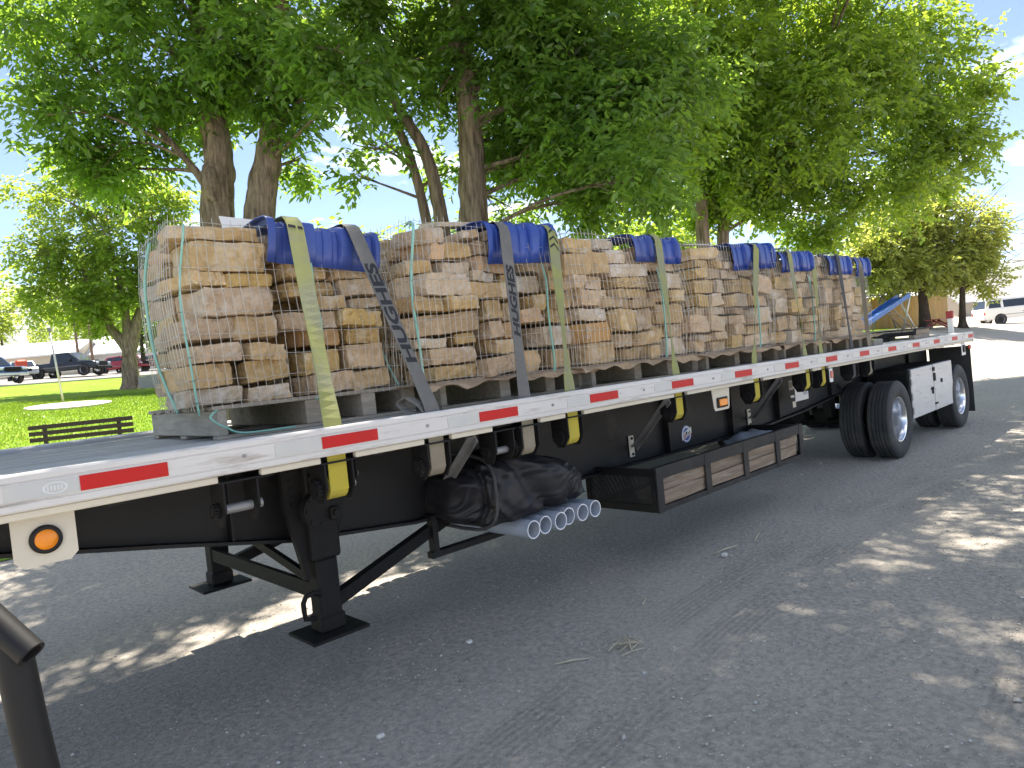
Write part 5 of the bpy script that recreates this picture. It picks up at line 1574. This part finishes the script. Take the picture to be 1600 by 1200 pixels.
# low concrete wall at the tree
a = Vector((9.4, 33.9, 0)); b = Vector((10.35, 33.1, 0)); z = gz(9.8, 33.5)
mb = MB(); mb.bar(Vector((9.35, 34.1, z + .28)), Vector((10.75, 32.75, z + .28)), .35, .7); o = mb.build('low_wall', 'concrete'); tag(o, 'low grey concrete wall at the foot of the lawn tree', 'wall')
# parking curb
mb = MB()
mb.box((-60, 49.7, gz(0, 49.7) - .3), (30, 50.0, gz(0, 49.8) + .10), .02)
o = mb.build('kerb', 'concrete'); o['kind'] = 'structure'

# ---- vehicles
def vehicle(name, label, cat, loc, ang, L, Wd, body, cabin, paint, wr, wx, glass_rows, extra=None, group=None):
    """body / cabin: side profile polygons (x, z) from the rear (x=0) to the front (x=L); built at the origin, heading +x"""
    root = thing(name, label, cat, (0, 0, 0), group)
    bm = bmesh.new()
    def pris(poly, w0, w1=None):
        n = len(poly)
        z0 = min(p[1] for p in poly); z1 = max(p[1] for p in poly)
        def hw(z): return (w0 + ((w1 if w1 is not None else w0) - w0) * (z - z0) / max(.01, z1 - z0)) / 2
        A = [bm.verts.new((x - L / 2, -hw(z), z)) for x, z in poly]; B = [bm.verts.new((x - L / 2, hw(z), z)) for x, z in poly]
        bm.faces.new(A); bm.faces.new(list(reversed(B)))
        for i in range(n):
            bm.faces.new((A[i], B[i], B[(i + 1) % n], A[(i + 1) % n]))
    pris(body, Wd)
    bmesh.ops.recalc_face_normals(bm, faces=bm.faces[:])
    bmesh.ops.bevel(bm, geom=bm.edges[:], offset=.05, segments=2, profile=.5, affect='EDGES')
    me = bpy.data.meshes.new('body'); bm.to_mesh(me); bm.free()
    me.shade_smooth(); me.set_sharp_from_angle(angle=R(50))
    link('body', me, paint, root)
    bm = bmesh.new(); pris(cabin, Wd * .96, Wd * .80)
    bmesh.ops.recalc_face_normals(bm, faces=bm.faces[:])
    bmesh.ops.bevel(bm, geom=bm.edges[:], offset=.05, segments=2, profile=.5, affect='EDGES')
    me = bpy.data.meshes.new('cabin'); bm.to_mesh(me); bm.free()
    me.shade_smooth(); me.set_sharp_from_angle(angle=R(50))
    link('cabin', me, paint, root)
    z0 = min(p[1] for p in cabin); z1 = max(p[1] for p in cabin)
    def side(z): return (Wd * .96 + (Wd * .80 - Wd * .96) * (z - z0) / (z1 - z0)) / 2
    for q in glass_rows:
        for s in (-1, 1):
            mb = MB()
            mb.add([(x - L / 2, s * (side(z) + .012), z) for x, z in q] + [(x - L / 2, s * (side(z) - .03), z) for x, z in q],
                   [tuple(range(len(q))), tuple(reversed(range(len(q), 2 * len(q))))] + [(i, i + len(q), (i + 1) % len(q) + len(q), (i + 1) % len(q)) for i in range(len(q))])
            mb.build('window', 'glass', root, local=True)
    # windscreen and rear glass from the steep end faces of the cabin
    n = len(cabin)
    for i in range(n):
        (xa, za), (xb, zb) = cabin[i], cabin[(i + 1) % n]
        if abs(zb - za) > .25 * (z1 - z0) * 2:
            t0, t1 = .12, .88
            pa = (xa + (xb - xa) * t0, za + (zb - za) * t0); pb = (xa + (xb - xa) * t1, za + (zb - za) * t1)
            sg = 1 if (xa + xb) / 2 > L * .5 * 0 + (cabin[0][0] + max(p[0] for p in cabin)) / 2 else -1
            d = .018 * sg
            mb = MB(); mb.add([(pa[0] - L / 2 + d, -side(pa[1]) * .86, pa[1] + .01), (pa[0] - L / 2 + d, side(pa[1]) * .86, pa[1] + .01), (pb[0] - L / 2 + d, side(pb[1]) * .86, pb[1] + .01), (pb[0] - L / 2 + d, -side(pb[1]) * .86, pb[1] + .01)], [(0, 1, 2, 3)])
            mb.build('windscreen' if sg > 0 else 'rear_window', 'glass', root, local=True)
    for x in wx:
        for s in (-1, 1):
            yy = s * (Wd / 2 - .10)
            w_ = bpy.data.objects.new('wheel', None); COL.objects.link(w_); w_.parent = root; w_.location = (x - L / 2, yy, wr)
            mb = MB(); mb.lathe([(wr * .6, -.13), (wr * .9, -.13), (wr, -.09), (wr, .09), (wr * .9, .13), (wr * .6, .13)], (0, 0, 0), 'y', 24); mb.build('tyre', 'rubber', w_, smooth=True, local=True, angle=40)
            mb = MB(); mb.lathe([(0, -.09), (wr * .2, -.10), (wr * .5, -.06), (wr * .62, -.12), (wr * .62, .12), (wr * .5, .06), (0, .09)], (0, 0, 0), 'y', 20); mb.build('rim', 'rim', w_, smooth=True, local=True, angle=40)
            mb = MB(); mb.cyl((x - L / 2, wr + .03), wr * 1.17, 'y', s * (Wd / 2 + .006) - (.02 if s > 0 else -.0), s * (Wd / 2 + .006) + (.0 if s > 0 else .02), 24); mb.build('wheel_arch', 'black', root, local=True)
    if extra: extra(root, L, Wd)
    root.location = loc; root.rotation_euler = (0, 0, ang)
    _org[root.name] = Vector((0, 0, 0))
    return root
def lights(zh, h=.16, w=.34, grille=True, bump=.55, chrome='chrome'):
    def f(root, L, Wd):
        for s in (-1, 1):
            mb = MB(); y = s * (Wd / 2 - .06 - w / 2)
            mb.box((L / 2 - .08, y - w / 2, zh - h / 2), (L / 2 + .012, y + w / 2, zh + h / 2), .03); mb.build('headlight', 'headlamp', root, local=True)
            mb = MB(); y = s * (Wd / 2 - .16); mb.box((-L / 2 - .012, y - .1, zh - .05), (-L / 2 + .08, y + .1, zh + .2), .02); mb.build('tail_light', 'red_lens', root, local=True)
            mb = MB(); mb.box((L * .14, s * (Wd / 2 + .02) - .08, zh + .30), (L * .14 + .14, s * (Wd / 2 + .02) + .08, zh + .46), .03); mb.build('mirror', 'black', root, local=True)
        if grille:
            mb = MB(); mb.box((L / 2 - .06, -Wd * .26, zh - .2), (L / 2 + .014, Wd * .26, zh + .12), .02); mb.build('grille', 'black_worn', root, local=True)
        mb = MB(); mb.box((L / 2 - .12, -Wd / 2 + .02, bump - .12), (L / 2 + .10, Wd / 2 - .02, bump + .10), .05); mb.build('bumper', chrome, root, local=True)
        mb = MB(); mb.box((-L / 2 - .10, -Wd / 2 + .04, bump - .1), (-L / 2 + .1, Wd / 2 - .04, bump + .10), .05); mb.build('bumper', chrome, root, local=True)
        for s in (-1, 1):
            mb = MB(); mb.box((-L * .02, s * (Wd / 2 + .012) - .012, zh + .02), (-L * .02 + .16, s * (Wd / 2 + .012) + .012, zh + .06)); mb.build('door_handle', 'black', root, local=True)
            mb = MB(); mb.box((-L * .3, s * (Wd / 2 + .004) - .008, zh - .12), (L * .3, s * (Wd / 2 + .004) + .008, zh - .08)); mb.build('side_trim', 'roof_grey', root, local=True)
    return f
RANG = math.atan2(-.6901, .7238)
pk_body = [(0, .55), (0, 1.12), (2.15, 1.14), (4.25, 1.14), (5.30, 1.06), (5.62, .96), (5.66, .52), (.2, .45)]
pk_cab = [(2.05, 1.10), (2.20, 1.84), (3.55, 1.86), (4.35, 1.10)]
pk_gl = [[(2.20, 1.20), (2.30, 1.72), (2.85, 1.74), (2.85, 1.20)], [(2.95, 1.20), (2.95, 1.74), (3.48, 1.74), (3.98, 1.20)]]
vehicle('pickup_truck', 'dark grey extended-cab pickup parked beyond the sunlit lawn', 'pickup', (11.15, 59.1, gz(11.15, 59.1) + .01), RANG, 5.66, 1.98, pk_body, pk_cab, 'paint_navy', .41, (1.15, 4.65), pk_gl, lights(.88, chrome='black_worn'))
vehicle('pickup_truck', 'dark blue pickup at the left edge, its chrome grille facing right', 'pickup', (5.3, 53.2, gz(5.3, 53.2) + .01), RANG - .35, 5.66, 1.98, pk_body, pk_cab, 'paint_blue', .43, (1.15, 4.65), pk_gl, lights(.90))
sd_body = [(0, .42), (.02, .86), (.5, .98), (3.4, .96), (4.45, .82), (4.65, .66), (4.66, .36), (.1, .30)]
sd_cab = [(.55, .94), (1.25, 1.40), (2.65, 1.44), (3.55, .94)]
sd_gl = [[(1.02, 1.0), (1.40, 1.34), (1.95, 1.36), (1.95, 1.0)], [(2.03, 1.0), (2.03, 1.36), (2.55, 1.36), (3.20, 1.0)]]
vehicle('sedan_car', 'red sedan parked right of the dark grey pickup', 'car', (16.3, 63.6, gz(16.3, 63.6) + .01), RANG - .25, 4.66, 1.82, sd_body, sd_cab, 'paint_red', .33, (.95, 3.75), sd_gl, lights(.66, .12, .36, True, .42, 'paint_red'))
vehicle('sedan_car', 'pinkish red car half hidden behind the forked lawn tree', 'car', (18.9, 67.2, gz(18.9, 67.2) + .01), RANG - .6, 4.66, 1.82, sd_body, sd_cab, 'paint_pink', .33, (.95, 3.75), sd_gl, lights(.66, .12, .36, True, .42, 'paint_pink'))
vehicle('hatchback_car', 'silver car parked between the blue and the dark grey pickups', 'car', (8.6, 61.5, gz(8.6, 61.5) + .01), RANG - .9, 4.66, 1.82, sd_body, sd_cab, 'paint_silver', .33, (.95, 3.75), sd_gl, lights(.66, .12, .36, True, .42, 'paint_silver'))
mb = MB(); mb.box((-.35, -.3, 0), (.35, .3, .62), .12); o = mb.build('orange_bundle', 'orange_red'); o.location = (7.95, 57.3, gz(7.95, 57.3) + .95); tag(o, 'orange bundle on the hood line between blue pickup and silver car', 'bundle')
vb = [(0, .50), (0, 1.28), (.05, 1.32), (4.6, 1.30), (5.3, 1.12), (5.48, .95), (5.5, .48), (.2, .42)]
vc = [(.03, 1.22), (.20, 2.02), (.55, 2.08), (3.75, 2.08), (4.75, 1.24)]
vg = [[(.28, 1.32), (.36, 1.86), (1.15, 1.88), (1.15, 1.32)], [(1.35, 1.32), (1.35, 1.88), (2.95, 1.88), (2.95, 1.32)], [(3.2, 1.32), (3.2, 1.88), (3.62, 1.88), (4.25, 1.32)]]
vehicle('passenger_van', 'white passenger van parked on the dirt at the right edge', 'van', (64.6, 8.1, gz(64.6, 8.1) + .01), RANG - .12, 5.5, 2.0, vb, vc, 'paint_van', .38, (1.05, 4.5), vg, lights(.85, .18, .3))

# ---- buildings
def house(name, label, p0, p1, depth, eave, ridge, wallm, roofm, windows=(), overhang=.4, gable_wall=None):
    """front wall from p0 to p1 (ground points), roof ridge parallel to it"""
    p0 = Vector((p0[0], p0[1], 0)); p1 = Vector((p1[0], p1[1], 0))
    z = min(gz(p0.x, p0.y), gz(p1.x, p1.y)) - .3
    u = (p1 - p0).normalized(); L_ = (p1 - p0).length; v = Vector((-u.y, u.x, 0))
    root = thing(name, label, 'building', ((p0.x + p1.x) / 2, (p0.y + p1.y) / 2, z))
    P = lambda a, b, c: p0 + u * a + v * b + Vector((0, 0, z + c))
    mb = MB()
    vs = [P(0, 0, 0), P(L_, 0, 0), P(L_, depth, 0), P(0, depth, 0), P(0, 0, eave), P(L_, 0, eave), P(L_, depth, eave), P(0, depth, eave), P(0, depth / 2, ridge - .1), P(L_, depth / 2, ridge - .1)]
    mb.add(vs, [(0, 1, 5, 4), (2, 3, 7, 6), (1, 2, 6, 9, 5), (3, 0, 4, 8, 7)])
    mb.build('wall', wallm, root)
    mb = MB(); o = overhang; s = (ridge - eave) / (depth / 2)
    for sgn in (0, 1):
        b0 = -o if sgn == 0 else depth + o
        vs = [P(-o, b0, eave - o * s), P(L_ + o, b0, eave - o * s), P(L_ + o, depth / 2, ridge), P(-o, depth / 2, ridge)]
        mb.add(vs + [q - Vector((0, 0, .18)) for q in vs], [(0, 1, 2, 3), (7, 6, 5, 4), (0, 4, 5, 1), (1, 5, 6, 2), (2, 6, 7, 3), (3, 7, 4, 0)])
    mb.build('roof', roofm, root)
    for (a, b, z0, z1, kind) in windows:
        mb = MB(); vs = [P(a, -.03, z0), P(b, -.03, z0), P(b, -.03, z1), P(a, -.03, z1)]
        mb.add(vs + [q + v * .05 for q in vs], [(0, 1, 2, 3), (0, 4, 5, 1), (1, 5, 6, 2), (2, 6, 7, 3), (3, 7, 4, 0)])
        f = mb.build('window' if kind == 'w' else 'door', 'post_white' if kind == 'w' else 'wall_white', root)
        if kind == 'w':
            mb = MB(); mb.add([P(a + .1, -.04, z0 + .1), P(b - .1, -.04, z0 + .1), P(b - .1, -.04, z1 - .1), P(a + .1, -.04, z1 - .1)], [(0, 1, 2, 3)]); mb.build('pane', 'glass', f)
    return root
house('low_building', 'long low beige building with a bright white metal roof behind the parked pickups', (4.6, 91.5), (16.6, 84.0), 9, 2.9, 4.5, 'wall_beige', 'roof_metal', [(8.2, 9.3, 1.2, 2.2, 'w'), (4, 5.2, 1.2, 2.2, 'w'), (12.2, 13.4, .9, 2.1, 'w')])
house('gabled_house', 'white house with pale gabled roof behind the red sedan', (17.9, 87.4), (25.5, 80.0), 8, 2.9, 5.0, 'wall_white', 'roof_metal', [(1, 2.2, .9, 2.2, 'w'), (4, 5.2, .9, 2.2, 'w'), (7, 8.2, .4, 2.4, 'd')])
house('brick_building', 'red brick building between the white-roofed building and the gabled house', (15.8, 104), (24, 97), 8, 4.2, 4.6, 'wall_brick', 'roof_grey', [(1.5, 2.6, 2.6, 3.6, 'w'), (4, 5.1, 2.6, 3.6, 'w')])
house('far_building', 'low pinkish building at the far left behind the white roof', (-2, 128), (9, 120), 8, 4.4, 5.6, 'wall_tan', 'roof_tan', [(2, 3, 2.6, 3.6, 'w')])
house('garage_house', 'tan house with a wide garage gable behind the white van', (92, 18), (106, 4), 10, 3.6, 6.6, 'wall_tan', 'roof_tan', [(2.0, 7.0, .3, 2.9, 'd'), (9.5, 11, 1.2, 2.5, 'w')])
house('side_house', 'white shed with a pale roof behind the tan wooden fence', (52.5, 14.6), (57.2, 11.6), 4, 2.2, 3.1, 'wall_white', 'roof_metal')

# utility poles with wires
def upole(x, y, h, label):
    z = gz(x, y); root = thing('utility_pole', label, 'utility pole', (x, y, z))
    mb = MB(); mb.tube([(x, y, z - .2), (x, y, z + h)], [.16, .10], 9); mb.build('post', 'pole_wood', root, smooth=True)
    mb = MB(); mb.bar((x - 1, y + .9, z + h - .5), (x + 1, y - .9, z + h - .5), .1, .12); mb.build('crossarm', 'pole_wood', root)
    return Vector((x, y, z + h - .4))
a = upole(15.9, 78.5, 7.2, 'brown utility pole behind the dark grey pickup'); b = upole(17.6, 80.5, 6.4, 'second brown utility pole, just right of the first behind the pickup'); c = upole(-22, 118, 16, 'utility pole outside the left edge carrying the wire')
mb = MB()
pts = [a.lerp(c, t / 14) - Vector((0, 0, 2.0 * 4 * (t / 14) * (1 - t / 14))) for t in range(15)]
mb.tube(pts, .03, 4); o = mb.build('power_line', 'black'); tag(o, 'thin dark overhead power line at the far left', 'wire')

# tan board fence on the right
root = thing('board_fence', 'tan wooden board fence behind the playground', 'fence', (42, 11, gz(42, 11)))
fa, fb = Vector((37.4, 13.2, 0)), Vector((47.6, 8.6, 0))
nbd = 64
for k in range(nbd):
    p = fa.lerp(fb, k / nbd); q = fa.lerp(fb, (k + .93) / nbd)
    z = gz(p.x, p.y); h = 1.85 + .02 * ((k * 7) % 3)
    mb = MB(); mb.bar(p.lerp(q, .5) + Vector((0, 0, z - .1)), p.lerp(q, .5) + Vector((0, 0, z + h)), .025, (q - p).length, up=tuple((q - p).normalized())); mb.build('board', 'fence', root)
for zz in (.4, 1.4):
    mb = MB(); d = Vector((.04, .08, 0)); mb.bar(fa + d + Vector((0, 0, gz(fa.x, fa.y) + zz)), fb + d + Vector((0, 0, gz(fb.x, fb.y) + zz)), .04, .09); mb.build('fence_rail', 'fence', root)

# playground
def line3(p, q, r, name, m_, root, n=8):
    mb = MB(); mb.tube([p, q], r, n); return mb.build(name, m_, root, smooth=True)
root = thing('playground_slide', 'bright blue playground slide with a ladder frame by the fence', 'slide', (35, 10, gz(35, 10)))
s0 = Vector((34.2, 9.3, gz(34.2, 9.3) + .35)); s1 = Vector((38.4, 8.3, gz(38.4, 8.3) + 1.75))
dv_ = (s1 - s0).normalized(); sd = dv_.cross(Vector((0, 0, 1))).normalized()
mb = MB(); mb.bar(s0, s1, .6, .05); mb.build('chute', 'slide_blue', root)
for s in (-1, 1):
    mb = MB(); mb.bar(s0 + sd * .32 * s + Vector((0, 0, .1)), s1 + sd * .32 * s + Vector((0, 0, .1)), .05, .22); mb.build('side_wall', 'slide_blue', root)
for s in (-1, 1):
    line3(s1 + sd * .3 * s, Vector((38.9, 8.3 + .3 * s, gz(38.9, 8.3))), .05, 'leg', 'wire', root)
root = thing('swing_frame', 'thin grey swing frame before the tan fence', 'swing', (37.5, 10.6, gz(37.5, 10.6)))
zz = gz(37.5, 10.6)
for (dx) in (0, 3.0):
    line3((36.6 + dx, 11.2 - dx * .3, zz), (37.2 + dx, 10.8 - dx * .3, zz + 1.9), .04, 'leg', 'roof_grey', root); line3((37.8 + dx, 10.4 - dx * .3, zz), (37.2 + dx, 10.8 - dx * .3, zz + 1.9), .04, 'leg', 'roof_grey', root)
line3((37.2, 10.8, zz + 1.9), (40.2, 9.9, zz + 1.9), .04, 'top_bar', 'roof_grey', root)
root = thing('wooden_ladder', 'pale wooden climbing ladder leaning in the playground', 'ladder', (40.4, 9.5, gz(40.4, 9.5)))
zz = gz(40.4, 9.5)
for s in (0, .55):
    line3((39.4 + s * .8, 9.9 - s * .6, zz + 1.55), (40.9 + s * .8, 9.2 - s * .6, zz), .045, 'rail', 'wood_brown', root)
for k in range(6):
    t = (k + .5) / 6
    line3((39.4 + 1.5 * t, 9.9 - .7 * t, zz + 1.55 * (1 - t)), (39.84 + 1.5 * t, 9.57 - .7 * t, zz + 1.55 * (1 - t)), .035, 'rung', 'wood_brown', root)
root = thing('picnic_table', 'small dark red picnic table beside the red and white post', 'table', (40.8, 7.6, gz(40.8, 7.6)))
zz = gz(40.8, 7.6)
mb = MB(); mb.box((40.2, 7.2, zz + .48), (41.5, 7.9, zz + .54)); mb.build('tabletop', 'play_red', root)
mb = MB(); mb.box((40.2, 6.8, zz + .28), (41.5, 7.05, zz + .32)); mb.build('seat', 'play_red', root)
for x in (40.4, 41.3):
    mb = MB(); mb.bar((x, 6.85, zz), (x, 7.6, zz + .48), .05, .08); mb.bar((x, 8.1, zz), (x, 7.5, zz + .48), .05, .08); mb.build('leg', 'play_red', root)
# red and white post
zz = gz(38.7, 6.4)
root = thing('painted_post', 'short square post painted red above and white below near the right trees', 'post', (38.7, 6.4, zz))
mb = MB(); mb.box((38.60, 6.30, zz - .1), (38.82, 6.52, zz + .75), .02); mb.build('lower_half', 'post_white', root)
mb = MB(); mb.box((38.57, 6.27, zz + .75), (38.85, 6.55, zz + 1.12), .02); mb.build('upper_half', 'post_red', root)
# small posts and a hydrant in front of the van
def post(x, y, h, r, m_, label, name='marker_post'):
    z = gz(x, y); mb = MB(); mb.tube([(x, y, z - .1), (x, y, z + h)], [r, r * .8], 8); o = mb.build(name, m_, smooth=True); tag(o, label, 'post')
post(47.2, 4.4, 1.9, .07, 'wood_end', 'thin grey wooden post before the rear wheel of the white van')
root = thing('fire_hydrant', 'small red hydrant with a thin marker rod before the white van', 'hydrant', (58, 5.4, gz(58, 5.4)))
zz = gz(58, 5.4)
mb = MB(); mb.cyl((58, 5.4), .14, 'z', zz, zz + .55, 14); mb.cyl((58, 5.4), .19, 'z', zz + .55, zz + .62, 14); mb.cyl((58, 5.4), .10, 'z', zz + .62, zz + .75, 14, .03); mb.build('barrel', 'orange_red', root)
mb = MB(); mb.cyl((5.4, zz + .42), .07, 'x', 57.75, 58.25, 10); mb.build('nozzle', 'orange_red', root)
mb = MB(); mb.tube([(58, 5.4, zz + .7), (58, 5.4, zz + 1.6)], .02, 5); mb.build('marker_rod', 'roof_grey', root)
blob('boulder', (60.5, 4.3, gz(60.5, 4.3) + .2), (1.2, .8, .42), 'stone_grey', 'low rounded boulder on the dirt in front of the white van', 'boulder', .3, 1.5, 2, 3)

# ---- pipe stand close to the camera, lower left
root = thing('pipe_stand', 'black steel pipe post with an open pipe end across its top at lower left', 'pipe stand', (-.46, -1.17, 0))
mb = MB(); mb.tube([(-.528, -1.09, 1.235), (-.518, -1.12, 1.05), (-.475, -1.20, .55), (-.44, -1.26, 0.0)], [.037, .037, .035, .035], 24); mb.build('post', 'black', root, smooth=True, angle=40)
mb = MB(); mb.lathe([(.030, 0), (.0215, 0), (.0215, .42), (.030, .42)], (0, 0, 0), 'y', 24, closed=True)
vs = mb.v; mt_ = Matrix.Translation((-.502, -1.155, 1.218)) @ Vector((-.22, .30, .34)).to_track_quat('Y', 'Z').to_matrix().to_4x4()
mb.v = [tuple(mt_ @ Vector(p)) for p in vs]
mb.build('cross_pipe', 'black', root, smooth=True, angle=40)
mb = MB(); mb.box((-.53, -1.34, 0.0), (-.33, -1.14, .012)); mb.build('foot', 'black', root)

# ---- dry stalks on the gravel
random.seed(14)
st_c = Vector((2.45, -.44, 0))
for k in range(13):
    a = random.uniform(-.5, 1.6) if k < 9 else random.uniform(2.2, 3.4)
    L_ = random.uniform(.07, .20)
    c = st_c + Vector((random.gauss(0, .055), random.gauss(0, .04), 0))
    d = Vector((math.cos(a), math.sin(a), 0)) * L_ / 2
    mb = MB(); mb.tube([c - d + Vector((0, 0, .010 + .006 * (k % 3))), c + Vector((0, 0, .018 + .006 * (k % 3))), c + d + Vector((0, 0, .012 + .012 * (k % 3)))], [.004, .0045, .003], 5)
    o = mb.build('dry_stalk', 'straw', smooth=True)
    tag(o, 'dry pale plant stalk in the small heap on the gravel', 'stalk', 'dry stalks in the small heap')
for k, (x, y, a, L_, lab) in enumerate(((2.10, -.30, -.6, .20, 'single dry stalk lying left of the stalk heap'), (3.10, -.10, .4, .14, 'short dry stalk lying right of and beyond the stalk heap'), (4.95, -.02, .3, .35, 'dry stick on the dirt before the right half of the rack'), (4.45, .02, -.2, .3, 'dry stick on the dirt below the middle of the rack'))):
    c = Vector((x, y, 0)); d = Vector((math.cos(a), math.sin(a), 0)) * L_ / 2
    mb = MB(); mb.tube([c - d + Vector((0, 0, .008)), c + Vector((0, 0, .016)), c + d + Vector((0, 0, .009))], [.006, .007, .004], 6)
    o = mb.build('dry_stalk', 'straw', smooth=True); tag(o, lab, 'stalk')
for k, (x, y, s, lab) in enumerate(((.96, -.05, .02, 'fist-sized pale stone alone on the gravel at bottom centre'), (1.95, .45, .022, 'pale stone on the dirt under the grey pipes'), (4.3, -.05, .03, 'brown stone on the dirt before the rack'))):
    blob('loose_stone', (x, y, s * .4), (s, s * .8, s * .5), 'pebble', lab, 'stone', .35, 1.6, k * 3, 2, .8)
# ================================================================== HAZE
mb = MB(); mb.box((-3600, -3600, -1.2), (3600, 3600, 640))
hz = mb.build('haze', None)
hm = bpy.data.materials.new('haze'); hm.use_nodes = True
hn = hm.node_tree; hn.nodes.remove(hn.nodes['Principled BSDF'])
pv = hn.nodes.new('ShaderNodeVolumePrincipled')
pv.inputs['Color'].default_value = (0.92, 0.96, 1.0, 1)
pv.inputs['Density'].default_value = 0.00006
hn.links.new(pv.outputs[0], hn.nodes['Material Output'].inputs['Volume'])
hz.data.materials.clear(); hz.data.materials.append(hm)
hz['kind'] = 'stuff'
